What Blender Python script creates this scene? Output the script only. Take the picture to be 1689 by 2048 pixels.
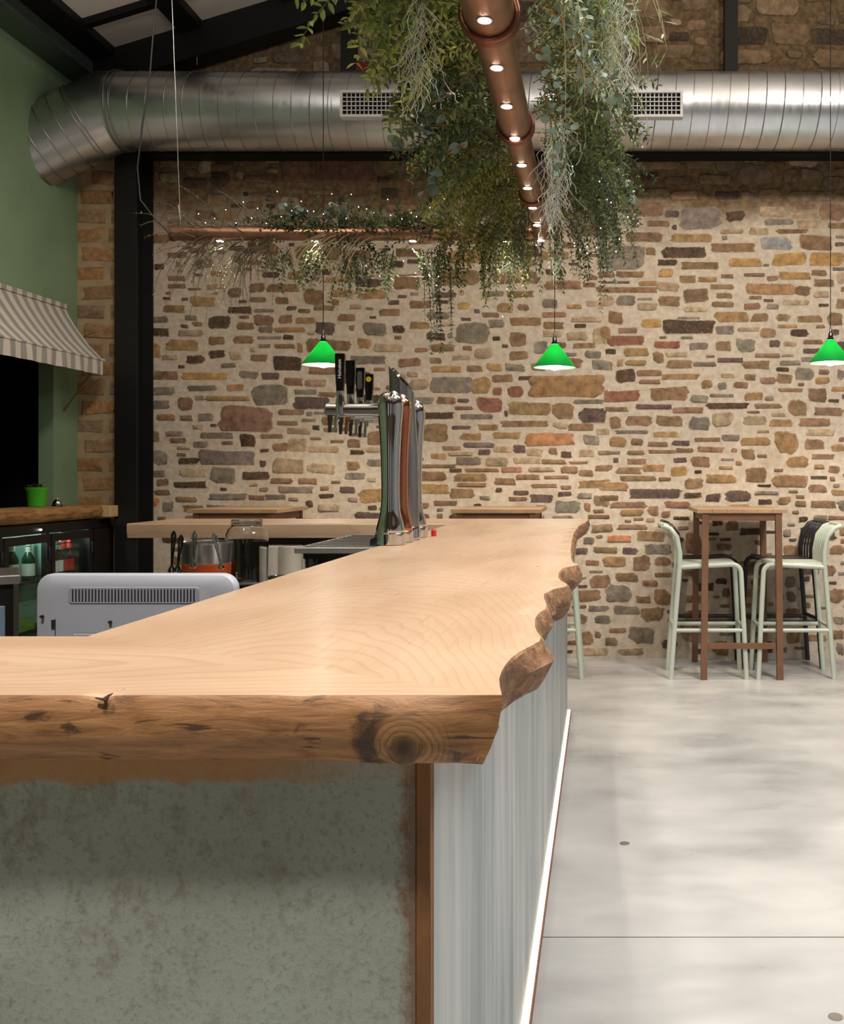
import bpy, bmesh, math, random
import numpy as np
from mathutils import Vector, Matrix, noise as mnoise

scene = bpy.context.scene
for o in list(bpy.data.objects):
    bpy.data.objects.remove(o)
COL = scene.collection
R = random.Random(7)

# ------------------------------------------------------------------ camera, world, light
F, VX, VY, CZ = 2000.0, 1204.0, 954.0, 1.307      # focal length in px, vanishing point, eye height
cam = bpy.data.cameras.new('camera')
cam.sensor_fit = 'VERTICAL'
cam.sensor_height = 36.0
cam.lens = 36.0 * F / 2048.0
cam.shift_x = (844.5 - VX) / 2048.0
cam.shift_y = (VY - 1024.0) / 2048.0
cam.clip_start = 0.05
cam_o = bpy.data.objects.new('camera', cam)
COL.objects.link(cam_o)
cam_o.location = (0, 0, CZ)
cam_o.rotation_euler = (math.pi / 2, 0, 0)
scene.camera = cam_o

world = bpy.data.worlds.new('world')
scene.world = world
world.use_nodes = True
world.node_tree.nodes['Background'].inputs[0].default_value = (0.92, 0.96, 1.0, 1)
world.node_tree.nodes['Background'].inputs[1].default_value = 0.65

scene.view_settings.view_transform = 'Standard'
scene.view_settings.look = 'None'
scene.view_settings.gamma = 1.0
scene.view_settings.use_curve_mapping = False
scene.view_settings.exposure = -0.08
scene.cycles.use_denoising = True
scene.cycles.use_adaptive_sampling = True
scene.cycles.adaptive_threshold = 0.03
scene.cycles.max_bounces = 6
scene.cycles.diffuse_bounces = 2
scene.cycles.glossy_bounces = 4
scene.cycles.transmission_bounces = 6
scene.cycles.transparent_max_bounces = 6
scene.cycles.sample_clamp_indirect = 6.0


def light(name, kind, loc, energy, color=(1, 1, 1), target=None, **kw):
    d = bpy.data.lights.new(name, kind)
    d.energy = energy
    d.color = color
    for k, v in kw.items():
        setattr(d, k, v)
    o = bpy.data.objects.new(name, d)
    COL.objects.link(o)
    o.location = loc
    if target is not None:
        o.rotation_euler = (Vector(target) - Vector(loc)).to_track_quat('-Z', 'Y').to_euler()
    return o


# ceiling luminaires of the hall (out of the frame, above)
light('ceiling_luminaire', 'AREA', (2.3, 2.6, 4.5), 160, (0.94, 0.97, 1.0), (2.1, 2.9, 0), shape='DISK', size=1.4, spread=math.radians(140))
light('ceiling_luminaire', 'AREA', (-0.9, 0.05, 4.2), 70, (1.0, 0.95, 0.88), (-0.8, 0.4, 0), shape='DISK', size=0.28, spread=math.radians(130))
for lx, le, ly, lz in ((-1.9, 70, 3.2, 3.95), (0.2, 150, 3.9, 4.45), (1.9, 190, 3.9, 4.45)):
    light('wall_washer', 'SPOT', (lx, ly, lz), le, (1.0, 0.92, 0.82), (lx + 0.1, 7.2, 1.35), spot_size=math.radians(84), spot_blend=0.7, shadow_soft_size=0.10)
light('hatch_spot', 'SPOT', (-1.6, 4.3, 4.0), 70, (1.0, 0.94, 0.86), (-3.6, 6.4, 1.6), spot_size=math.radians(70), spot_blend=0.8, shadow_soft_size=0.08)
for ly in (1.9, 3.0, 4.0):
    light('track_spot', 'SPOT', (-0.06, ly, 4.2), 74, (1.0, 0.92, 0.83), (0.05, ly, 0), spot_size=math.radians(46), spot_blend=0.8, shadow_soft_size=0.06)

for ux, uy in ((-1.7, 3.6), (1.6, 4.2), (0.2, 1.0)):  # unseen uplights, added to brighten the ceiling and upper wall
    light('added_uplight', 'AREA', (ux, uy, 3.75), 62, (1.0, 0.95, 0.90), (ux, uy, 9), shape='DISK', size=0.35)

# ------------------------------------------------------------------ helpers


def P(x, y, d):
    """point seen at photo pixel (x, y) and standing at distance d"""
    return Vector(((x - VX) * d / F, d, CZ - (y - VY) * d / F))


def srgb(r, g, b):
    def f(c):
        c /= 255.0
        return c / 12.92 if c <= 0.04045 else ((c + 0.055) / 1.055) ** 2.4
    return (f(r), f(g), f(b))


class MB:
    def __init__(self):
        self.v, self.f, self.m, self.c = [], [], [], []
        self.cur = 0
        self.tint = None

    def add(self, verts, faces):
        o = len(self.v)
        self.v += [tuple(p) for p in verts]
        self.f += [tuple(i + o for i in f) for f in faces]
        self.m += [self.cur] * len(faces)
        if self.tint is not None:
            self.c += [self.tint] * len(verts)
        return o

    def box(self, a, b, bev=0.0):
        x0, y0, z0 = [min(p, q) for p, q in zip(a, b)]
        x1, y1, z1 = [max(p, q) for p, q in zip(a, b)]
        if bev <= 0:
            vs = [(x0, y0, z0), (x1, y0, z0), (x1, y1, z0), (x0, y1, z0), (x0, y0, z1), (x1, y0, z1), (x1, y1, z1), (x0, y1, z1)]
            self.add(vs, [(0, 3, 2, 1), (4, 5, 6, 7), (0, 1, 5, 4), (1, 2, 6, 5), (2, 3, 7, 6), (3, 0, 4, 7)])
            return
        bev = min(bev, (x1 - x0) * .45, (y1 - y0) * .45, (z1 - z0) * .45)
        rings = []
        for z, i in ((z0, bev), (z0 + bev, 0), (z1 - bev, 0), (z1, bev)):
            k = bev
            xa, xb, ya, yb = x0 + i, x1 - i, y0 + i, y1 - i
            c = k * (0.6 if i else 1.0)
            rings.append([(xa + c, ya, z), (xb - c, ya, z), (xb, ya + c, z), (xb, yb - c, z), (xb - c, yb, z), (xa + c, yb, z), (xa, yb - c, z), (xa, ya + c, z)])
        self.loft(rings, True, True, True)

    def loft(self, rings, closed=True, cap0=False, cap1=False):
        n = len(rings[0])
        vs = [p for r in rings for p in r]
        fs = []
        for i in range(len(rings) - 1):
            for j in range(n if closed else n - 1):
                k = (j + 1) % n
                fs.append((i * n + j, i * n + k, (i + 1) * n + k, (i + 1) * n + j))
        if cap0:
            fs.append(tuple(reversed(range(n))))
        if cap1:
            fs.append(tuple((len(rings) - 1) * n + j for j in range(n)))
        self.add(vs, fs)

    def tube(self, pts, rad, n=8, caps=True, flat=None):
        pts = [Vector(p) for p in pts]
        if not isinstance(rad, (list, tuple)):
            rad = [rad] * len(pts)
        rings = []
        up = None
        for i, p in enumerate(pts):
            t = (pts[min(i + 1, len(pts) - 1)] - pts[max(i - 1, 0)]).normalized()
            if up is None:
                ref = Vector((0, 0, 1)) if abs(t.z) < .9 else Vector((1, 0, 0))
                up = (ref - t * ref.dot(t)).normalized()
            else:
                up = (up - t * up.dot(t))
                up = up.normalized() if up.length > 1e-6 else Vector((0, 1, 0))
            s = t.cross(up)
            r = rad[i]
            rings.append([p + (up * math.sin(2 * math.pi * k / n) * (flat or 1) + s * math.cos(2 * math.pi * k / n)) * r for k in range(n)])
        rings = [[tuple(q) for q in reversed(r)] for r in rings]
        self.loft(rings, True, caps, caps)

    def lathe(self, prof, c=(0, 0, 0), n=24, axis='Z', cap=True):
        rings = []
        for r, z in prof:
            ring = []
            for k in range(n):
                a = 2 * math.pi * k / n
                u, v = r * math.cos(a), r * math.sin(a)
                if axis == 'Z':
                    q = (c[0] + u, c[1] + v, c[2] + z)
                elif axis == 'X':
                    q = (c[0] + z, c[1] + u, c[2] + v)
                else:
                    q = (c[0] - u, c[1] + z, c[2] + v)
                ring.append(q)
            rings.append(ring)
        self.loft(rings, True, cap and prof[0][0] > 1e-4, cap and prof[-1][0] > 1e-4)

    def build(self, name, mat, parent=None, smooth=None, loc=None, fix=True):
        me = bpy.data.meshes.new(name)
        me.from_pydata(self.v, [], self.f)
        mats = mat if isinstance(mat, (list, tuple)) else [mat]
        for m in mats:
            me.materials.append(m)
        if len(mats) > 1:
            me.polygons.foreach_set('material_index', self.m)
        if self.c:
            at = me.color_attributes.new('tint', 'FLOAT_COLOR', 'POINT')
            flat = np.ones((len(self.v), 4), dtype=np.float32)
            ca = np.array(self.c, dtype=np.float32)
            flat[:, :ca.shape[1]] = ca
            at.data.foreach_set('color', flat.ravel())
        if fix and len(self.v) < 60000:
            bm = bmesh.new()
            bm.from_mesh(me)
            bmesh.ops.recalc_face_normals(bm, faces=bm.faces)
            bm.to_mesh(me)
            bm.free()
        if smooth is not None:
            me.polygons.foreach_set('use_smooth', [True] * len(me.polygons))
            if smooth < 179:
                me.set_sharp_from_angle(angle=math.radians(smooth))
        me.update()
        o = bpy.data.objects.new(name, me)
        COL.objects.link(o)
        if parent is not None:
            o.parent = parent
        if loc is not None:
            o.location = loc
        return o


def tag(o, label=None, cat=None, group=None, kind=None):
    if label:
        o['label'] = label
    if cat:
        o['category'] = cat
    if group:
        o['group'] = group
    if kind:
        o['kind'] = kind
    return o


def empty(name, loc=(0, 0, 0), rz=0.0, label=None, cat=None, group=None):
    o = bpy.data.objects.new(name, None)
    COL.objects.link(o)
    o.location = loc
    o.rotation_euler = (0, 0, rz)
    return tag(o, label, cat, group)


def copy_tree(o, parent=None):
    c = o.copy()
    COL.objects.link(c)
    c.parent = parent
    for ch in list(o.children):
        copy_tree(ch, c)
    return c


# ------------------------------------------------------------------ materials
class NT:
    def __init__(self, name):
        self.mat = bpy.data.materials.new(name)
        self.mat.use_nodes = True
        self.t = self.mat.node_tree
        self.b = self.t.nodes['Principled BSDF']
        self.out = self.t.nodes['Material Output']

    def n(self, typ, props=None, **ins):
        nd = self.t.nodes.new(typ)
        for k, v in (props or {}).items():
            setattr(nd, k, v)
        for k, v in ins.items():
            key = int(k[1:]) if k[0] == 'i' and k[1:].isdigit() else k.replace('_', ' ')
            self.set(nd.inputs[key], v)
        return nd

    def set(self, sock, v):
        if isinstance(v, bpy.types.NodeSocket):
            self.t.links.new(v, sock)
        elif isinstance(v, bpy.types.Node):
            self.t.links.new(v.outputs[0], sock)
        else:
            if isinstance(v, tuple) and len(v) == 3 and sock.type == 'RGBA':
                v = (*v, 1)
            sock.default_value = v

    def p(self, **ins):
        for k, v in ins.items():
            self.set(self.b.inputs[k.replace('_', ' ')], v)
        return self

    def coord(self, scale=(1, 1, 1), rot=(0, 0, 0), loc=(0, 0, 0), kind='Object'):
        tc = self.n('ShaderNodeTexCoord')
        mp = self.n('ShaderNodeMapping', Scale=scale, Rotation=rot, Location=loc)
        self.t.links.new(tc.outputs[kind], mp.inputs['Vector'])
        return mp.outputs[0]

    def geo(self, scale=(1, 1, 1), loc=(0, 0, 0)):
        g = self.n('ShaderNodeNewGeometry')
        mp = self.n('ShaderNodeMapping', Scale=scale, Location=loc)
        self.t.links.new(g.outputs['Position'], mp.inputs['Vector'])
        return mp.outputs[0]

    def noise(self, vec, scale=5, detail=4, rough=.55, dist=0.0):
        return self.n('ShaderNodeTexNoise', Vector=vec, Scale=scale, Detail=detail, Roughness=rough, Distortion=dist).outputs[0]

    def math(self, op, a, b=0.0, c=0.0, clamp=False):
        nd = self.n('ShaderNodeMath', {'operation': op, 'use_clamp': clamp}, i0=a, i1=b, i2=c)
        return nd.outputs[0]

    def ramp(self, fac, stops):
        nd = self.n('ShaderNodeValToRGB', Fac=fac)
        cr = nd.color_ramp
        while len(cr.elements) < len(stops):
            cr.elements.new(0.5)
        for e, (pos, c) in zip(cr.elements, stops):
            e.position = pos
            e.color = (*c, 1) if isinstance(c, tuple) else (c, c, c, 1)
        return nd.outputs[0]

    def mix(self, fac, a, b, mode='MIX'):
        nd = self.n('ShaderNodeMix', {'data_type': 'RGBA', 'blend_type': mode})
        self.set(nd.inputs[0], fac)
        self.set(nd.inputs[6], a)
        self.set(nd.inputs[7], b)
        return nd.outputs[2]

    def bump(self, h, strength=.3, dist=.01):
        b = self.n('ShaderNodeBump', Strength=strength, Distance=dist, Height=h)
        self.set(self.b.inputs['Normal'], b.outputs[0])
        return self

    def sep(self, vec):
        return self.n('ShaderNodeSeparateXYZ', Vector=vec).outputs


def plain(name, col, rough=.5, metal=0.0, var=0.10, nscale=8.0, bump=0.0, **kw):
    m = NT(name)
    v = m.coord()
    nz = m.noise(v, nscale, 4)
    lo = tuple(c * (1 - var) for c in col)
    hi = tuple(min(1, c * (1 + var)) for c in col)
    m.p(Base_Color=m.ramp(nz, [(.3, lo), (.7, hi)]), Metallic=metal, **kw)
    rv = m.math('MULTIPLY_ADD', nz, .12, rough - .06)
    m.p(Roughness=rv)
    if bump:
        m.bump(m.noise(v, nscale * 6, 3), bump, .004)
    return m.mat


def emit(name, col, strength):
    m = NT(name)
    m.p(Base_Color=col, Emission_Color=col, Emission_Strength=strength, Roughness=.6)
    return m.mat


M = {}
# stone with a colour of its own per stone
m = NT('rubble_stone')
an = m.n('ShaderNodeAttribute', {'attribute_name': 'tint'})
at, al = an.outputs['Color'], an.outputs['Alpha']
g = m.geo()
n1 = m.noise(g, 16, 2.5, .62)
n2 = m.noise(g, 60, 2, .6)
n3 = m.noise(g, 36, 2.5, .65)
c = m.mix(1.0, at, m.ramp(n1, [(.30, .58), (.5, .95), (.70, 1.36)]), 'MULTIPLY')
c = m.mix(m.ramp(n2, [(.50, 0.0), (.72, .30)]), c, srgb(150, 128, 100))
# smears of mortar left on the stones, mostly along their edges
sm = m.ramp(m.math('ADD', m.math('MULTIPLY', al, .55), m.math('MULTIPLY', n3, .9)), [(.62, 0.0), (.80, .92)])
zq = m.ramp(m.math('MULTIPLY_ADD', m.sep(g)[2], 1.0, -2.75), [(.35, 0.0), (.60, 1.0)])
c = m.mix(sm, c, m.mix(zq, srgb(196, 176, 150), srgb(88, 70, 48)))
m.p(Base_Color=c, Roughness=.92)
m.bump(n3, .5, .014)
M['stone'] = m.mat
# lime mortar: pale pointing below, browner high up
m = NT('mortar')
g = m.geo()
z = m.sep(g)[2]
nlow = m.noise(g, 2.2, 2)
zz = m.math('ADD', z, m.math('MULTIPLY', m.math('SUBTRACT', nlow, .5), .5))
n1 = m.noise(g, 24, 2.5, .6)
pale = m.ramp(n1, [(.3, srgb(188, 170, 148)), (.7, srgb(214, 199, 179))])
upper_brown = m.ramp(n1, [(.3, srgb(92, 74, 52)), (.7, srgb(140, 115, 82))])
m.p(Base_Color=m.mix(m.ramp(m.math('MULTIPLY_ADD', zz, 1.0, -2.75), [(.30, 0.0), (.55, 1.0)]), pale, upper_brown), Roughness=.95)
m.bump(n1, .35, .012)
M['mortar'] = m.mat
m = NT('brick')
at = m.n('ShaderNodeAttribute', {'attribute_name': 'tint'}).outputs['Color']
g = m.geo()
n1 = m.noise(g, 26, 5, .6)
m.p(Base_Color=m.mix(1.0, at, m.ramp(n1, [(.3, .6), (.7, 1.3)]), 'MULTIPLY'), Roughness=.92)
m.bump(n1, .4, .012)
M['brick'] = m.mat
M['pier_mortar'] = plain('pier_mortar', srgb(172, 150, 116), .95, var=.15, nscale=14, bump=.5)

# green limewash
m = NT('green_paint')
g = m.geo()
m.p(Base_Color=m.ramp(m.noise(g, 1.8, 5, .6), [(.3, srgb(122, 148, 114)), (.7, srgb(140, 166, 132))]), Roughness=.7)
m.bump(m.noise(g, 40, 3), .08, .004)
M['green_wall'] = m.mat

# polished concrete
m = NT('polished_concrete')
g = m.geo((1.0, 1.0, 1))
n1 = m.noise(g, .9, 4, .62, .6)
n2 = m.noise(m.geo((1.2, 2.2, 1)), 1.6, 3, .55)
n3 = m.noise(g, 60, 3)
f = m.math('ADD', m.math('MULTIPLY', n1, .6), m.math('MULTIPLY', n2, .4))
c = m.ramp(f, [(.36, srgb(160, 157, 153)), (.5, srgb(186, 183, 178)), (.62, srgb(204, 199, 192))])
c = m.mix(m.ramp(n3, [(.62, 0.0), (.8, .06)]), c, (.35, .33, .30))
m.p(Base_Color=c, Roughness=m.ramp(n2, [(.3, .24), (.7, .42)]), Specular_IOR_Level=.5)
M['concrete'] = m.mat
M['plaster'] = plain('plaster', srgb(104, 94, 82), .9, nscale=3)
M['joint'] = plain('floor_joint', srgb(70, 66, 60), .9)

M['black_steel'] = plain('black_steel', srgb(26, 24, 23), .5, .3, nscale=5, bump=.05)
M['eave_steel'] = plain('eave_steel', srgb(92, 104, 96), .35, .6, nscale=4)
M['roof_panel'] = plain('roof_panel', srgb(222, 212, 200), .8, nscale=3)
M['roof_dark'] = plain('roof_dark', srgb(20, 18, 16), .9)

# galvanised duct
m = NT('galvanised_duct')
v = m.geo((1, 1, 1))
n1 = m.noise(m.geo((14, 2, 2)), 3, 4)
n2 = m.noise(v, 3.0, 3)
m.p(Base_Color=m.ramp(n2, [(.3, srgb(186, 190, 194)), (.7, srgb(212, 215, 218))]), Metallic=1.0, Roughness=m.math('MULTIPLY_ADD', n1, .22, .20))
M['duct'] = m.mat
M['duct_seam'] = plain('duct_seam', srgb(158, 158, 156), .4, 1.0)
M['grille'] = plain('grille_paint', srgb(206, 206, 204), .5)
M['grille_dark'] = plain('grille_shadow', srgb(14, 14, 14), .9)

m = NT('copper')
v = m.geo((2, 2, 2))
n1 = m.noise(v, 6, 4)
m.p(Base_Color=m.ramp(n1, [(.3, srgb(150, 108, 86)), (.7, srgb(176, 136, 112))]), Metallic=.9, Roughness=m.math('MULTIPLY_ADD', n1, .15, .30))
M['copper'] = m.mat
M['copper_dark'] = plain('copper_ring', srgb(128, 84, 66), .4, .8)
m = NT('chrome')
v = m.coord()
m.p(Base_Color=srgb(206, 204, 202), Metallic=1.0, Roughness=m.math('MULTIPLY_ADD', m.noise(v, 30, 2), .06, .03))
M['chrome'] = m.mat
m = NT('brushed_steel')
v = m.coord((60, 60, 2))
n1 = m.noise(v, 4, 3)
m.p(Base_Color=m.ramp(n1, [(.3, srgb(150, 146, 142)), (.7, srgb(178, 174, 170))]), Metallic=1.0, Roughness=.30)
M['steel'] = m.mat
M['copper_gloss'] = plain('copper_polished', srgb(206, 132, 100), .16, 1.0, var=.05)
M['dark_chrome'] = plain('dark_chrome', srgb(96, 94, 92), .14, 1.0, var=.05)

# the wood of the bar
def wood(name, axis, light_c, mid_c, dark_c, slope=.10, freq=150, cx=-.40, cz=.62):
    m = NT(name)
    s = m.geo()
    nd = m.noise(m.geo((1.1, .5, 1.1) if axis == 'Y' else (.5, 1.1, 1.1)), 2.4, 3, .5)
    x, y, z = m.sep(s)
    a, l = (x, y) if axis == 'Y' else (y, x)
    dx = m.math('SUBTRACT', a, cx)
    zz = m.math('ADD', m.math('SUBTRACT', z, cz), m.math('MULTIPLY', l, slope))
    r = m.math('SQRT', m.math('ADD', m.math('MULTIPLY', dx, dx), m.math('MULTIPLY', zz, zz)))
    r = m.math('ADD', r, m.math('MULTIPLY', nd, .07))
    w = m.math('FRACT', m.math('MULTIPLY', r, freq))
    line = m.ramp(w, [(0.0, 0.0), (.62, .12), (.93, 1.0), (1.0, 0.0)])
    streak = m.noise(m.geo((26, 1.6, 26) if axis == 'Y' else (1.6, 26, 26)), 3, 3, .65)
    patch = m.noise(m.geo((2.6, .9, 2.6) if axis == 'Y' else (.9, 2.6, 2.6)), 2.2, 2)
    base = m.ramp(patch, [(.30, mid_c), (.62, light_c)])
    c = m.mix(m.math('MULTIPLY', line, .30), base, dark_c)
    c = m.mix(m.ramp(streak, [(.60, 0.0), (.82, .55)]), c, dark_c)
    fle = m.noise(m.geo((30, 3.4, 30) if axis == 'Y' else (3.4, 30, 30)), 1.6, 2)
    c = m.mix(m.ramp(fle, [(.70, 0.0), (.76, .55)]), c, srgb(128, 84, 48))
    m.p(Base_Color=c, Roughness=m.math('MULTIPLY_ADD', streak, .2, .24), Specular_IOR_Level=.5, Coat_Weight=.25, Coat_Roughness=.22)
    m.bump(streak, .05, .003)
    return m.mat


LC, MC, DC = srgb(212, 179, 148), srgb(196, 160, 128), srgb(166, 126, 90)
M['wood_long'] = wood('bar_wood_lengthwise', 'Y', LC, MC, DC, slope=.11)
M['wood_cross'] = wood('bar_wood_crosswise', 'X', LC, MC, DC, slope=.06, cx=1.2, cz=.9, freq=90)

# stripped live edge: brown, streaked, with swirl round the knot
KX, KZ, KR = -.2013, 1.0315, .0190
m = NT('live_edge_front')
s = m.geo()
x, y, z = m.sep(s)
dx = m.math('SUBTRACT', x, KX)
dz = m.math('MULTIPLY', m.math('SUBTRACT', z, KZ), 1.15)
rk = m.math('SQRT', m.math('ADD', m.math('MULTIPLY', dx, dx), m.math('MULTIPLY', dz, dz)))
rk = m.math('ADD', rk, m.math('MULTIPLY', m.noise(s, 22, 3), .012))
near = m.ramp(rk, [(.030, 1.0), (.062, 0.0)])
n1 = m.noise(m.geo((9, 9, 60)), 1.5, 6, .66, .6)
n2 = m.noise(m.geo((14, 14, 46)), 1.0, 4, .6, 1.0)
c = m.ramp(n1, [(.30, srgb(120, 80, 46)), (.5, srgb(164, 116, 72)), (.72, srgb(190, 142, 96))])
c = m.mix(m.ramp(n2, [(.57, 0.0), (.64, .85)]), c, srgb(62, 40, 27))
ring = m.math('FRACT', m.math('MULTIPLY', rk, 150))
cr = m.ramp(ring, [(0, srgb(156, 112, 68)), (.6, srgb(182, 136, 88)), (.95, srgb(124, 84, 50)), (1, srgb(156, 112, 68))])
c = m.mix(near, c, cr)
c = m.mix(m.ramp(rk, [(.0, 1.0), (.012, .8), (.024, 0.0)]), c, srgb(70, 50, 34))
nk = m.noise(m.geo((1, 1, 1)), 26, 5, .65)
rc = m.math('ADD', rk, m.math('MULTIPLY', m.math('SUBTRACT', nk, .5), .05))
cres = m.ramp(rc, [(.036, 0.0), (.042, 1.0), (.056, 1.0), (.064, 0.0)])
lft = m.ramp(m.math('ADD', dx, .5), [(.468, 1.0), (.488, 0.0)])
c = m.mix(m.math('MULTIPLY', m.math('MULTIPLY', cres, lft), .88), c, srgb(50, 32, 23))
m.p(Base_Color=c, Roughness=.55)
m.bump(m.math('ADD', n1, m.math('MULTIPLY', ring, m.math('MULTIPLY', near, .4))), .35, .006)
M['edge_front'] = m.mat
m = NT('live_edge_bark')
n1 = m.noise(m.geo((12, 12, 26)), 2.2, 6, .68, .8)
n2 = m.noise(m.geo((26, 26, 26)), 2.6, 4)
c = m.ramp(n1, [(.30, srgb(84, 56, 36)), (.5, srgb(136, 96, 62)), (.72, srgb(178, 134, 92))])
m.p(Base_Color=m.mix(m.ramp(n2, [(.62, 0.0), (.72, .7)]), c, srgb(58, 38, 26)), Roughness=.7)
m.bump(n1, .6, .01)
M['edge_bark'] = m.mat
M['knot'] = None
m = NT('knot_end_grain')
s = m.geo()
x, y, z = m.sep(s)
dx = m.math('SUBTRACT', x, KX)
dz = m.math('SUBTRACT', z, KZ)
rk = m.math('SQRT', m.math('ADD', m.math('MULTIPLY', dx, dx), m.math('MULTIPLY', dz, dz)))
ring = m.math('FRACT', m.math('MULTIPLY', m.math('ADD', rk, m.math('MULTIPLY', m.noise(s, 60, 3), .006)), 260))
c = m.ramp(rk, [(.003, srgb(54, 40, 30)), (.010, srgb(88, 66, 44)), (.018, srgb(136, 102, 62))])
c = m.mix(m.ramp(ring, [(.6, 0.0), (.95, .35)]), c, srgb(60, 40, 24))
c = m.mix(m.ramp(m.noise(s, 160, 4), [(.5, 0.0), (.7, .5)]), c, srgb(48, 36, 28))
m.p(Base_Color=c, Roughness=.6)
m.bump(ring, .2, .002)
M['knot'] = m.mat

# verdigris sheet on the bar end
m = NT('weathered_sheet')
s = m.geo()
x, y, z = m.sep(s)
n1 = m.noise(s, 3.2, 6, .62)
n2 = m.noise(m.geo((1, 1, .7)), 46, 5, .72)
n3 = m.noise(s, 150, 3, .7)
n4 = m.noise(s, 7, 4, .6)
c = m.ramp(n1, [(.3, srgb(148, 152, 138)), (.7, srgb(170, 178, 166))])
c = m.mix(m.ramp(m.math('MULTIPLY', n2, m.math('ADD', n4, .45)), [(.50, 0.0), (.72, .60)]), c, srgb(120, 104, 80))
c = m.mix(m.ramp(n3, [(.52, 0.0), (.72, .45)]), c, srgb(100, 92, 78))
# rust run close to the corner post, and an ochre paint smear along the top
xe = m.ramp(m.math('ADD', x, m.math('MULTIPLY', m.math('SUBTRACT', n2, .5), .10)), [(-.222 + 1 - 1 if False else 0.0, 0.0), (1.0, 1.0)])
d = m.math('ADD', m.math('MULTIPLY', m.math('ADD', x, .205), 1.0), m.math('MULTIPLY', m.math('SUBTRACT', n2, .5), .05))
c = m.mix(m.ramp(m.math('ADD', d, .5), [(.485, 0.0), (.500, .8)]), c, srgb(120, 78, 48))
zb = m.math('ADD', z, m.math('MULTIPLY', m.math('SUBTRACT', m.noise(m.geo((6, 6, 1)), 2, 5), .5), .035))
band = m.ramp(zb, [(.976, 0.0), (.982, 1.0), (1.0, 1.0)])
xfade = m.ramp(m.math('ADD', x, 1.0), [(.62, 1.0), (.74, .15)])
c = m.mix(m.math('MULTIPLY', m.math('MULTIPLY', band, xfade), .75), c, srgb(178, 120, 50))
m.p(Base_Color=c, Roughness=.72, Metallic=.0)
m.bump(m.math('ADD', n2, n3), .25, .003)
M['patina'] = m.mat
M['rust'] = plain('rust_post', srgb(132, 90, 52), .75, var=.25, nscale=20, bump=.1)

m = NT('zinc_sheet')
st = m.noise(m.geo((1, 3.2, .35)), 3.0, 4, .55)
n1 = m.noise(m.geo((1, 30, .5)), 2.0, 3)
c = m.ramp(st, [(.3, srgb(124, 134, 138)), (.5, srgb(158, 165, 166)), (.7, srgb(190, 190, 186))])
m.p(Base_Color=c, Metallic=.35, Roughness=m.math('MULTIPLY_ADD', n1, .12, .34))
M['zinc'] = m.mat
M['led'] = emit('led_strip', (1.0, .88, .70), 5.0)
M['spot_glow'] = emit('spot_lens', (1.0, .95, .86), 40.0)
M['bulb'] = emit('pendant_bulb', (1.0, .95, .86), 40.0)
M['fairy'] = emit('fairy_bulb', (1.0, .92, .78), 6.0)
for k_ in ('spot_glow', 'fairy'):      # tiny lenses: their light is carried by the lamps themselves
    M[k_].cycles.emission_sampling = 'NONE'
M['alu'] = plain('aluminium', srgb(170, 160, 150), .4, .8)

m = NT('green_glass_shade')
m.p(Base_Color=srgb(30, 160, 84), Roughness=.22, Specular_IOR_Level=.5)
tr = m.n('ShaderNodeBsdfTranslucent', Color=srgb(80, 214, 124))
ms = m.n('ShaderNodeMixShader', i0=.62, i1=m.b.outputs[0], i2=tr.outputs[0])
m.t.links.new(ms.outputs[0], m.out.inputs[0])
M['shade'] = m.mat
m = NT('shade_white_lining')
m.p(Base_Color=srgb(240, 240, 236), Roughness=.4)
tr = m.n('ShaderNodeBsdfTranslucent', Color=srgb(240, 240, 236))
ms = m.n('ShaderNodeMixShader', i0=.6, i1=m.b.outputs[0], i2=tr.outputs[0])
m.t.links.new(ms.outputs[0], m.out.inputs[0])
M['shade_white'] = m.mat
M['black_cord'] = plain('black_cord', srgb(18, 16, 15), .6)
M['wire'] = plain('steel_wire', srgb(150, 148, 144), .4, .8)

M['table_wood'] = plain('table_wood', srgb(172, 138, 106), .5, var=.18, nscale=6, bump=.05)
M['table_frame'] = plain('table_frame', srgb(118, 82, 58), .55, var=.15, nscale=6)
M['stool_green'] = plain('stool_green', srgb(190, 197, 180), .38, var=.04)
M['stool_black'] = plain('stool_black', srgb(34, 32, 38), .38, var=.05)

M['monitor'] = plain('monitor_plastic', srgb(176, 178, 188), .42, var=.03)
M['monitor_dark'] = plain('monitor_slot', srgb(30, 30, 34), .7)
M['fridge_steel'] = plain('dark_fridge_steel', srgb(44, 40, 38), .45, .5, bump=.05)
M['fridge_back'] = plain('fridge_back', srgb(140, 190, 172), .5)
M['worktop_steel'] = plain('worktop_steel', srgb(176, 174, 170), .32, .7)
M['blue_panel'] = plain('blue_grey_panel', srgb(150, 172, 196), .35, .3)
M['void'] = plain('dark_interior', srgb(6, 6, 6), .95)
M['dark_panel'] = plain('dark_panel', srgb(66, 58, 52), .6, var=.15)


def glass(name, col=(1, 1, 1), rough=0.02, ior=1.45):
    m = NT(name)
    m.p(Base_Color=col, Roughness=rough, IOR=ior, Transmission_Weight=1.0)
    return m.mat


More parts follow.
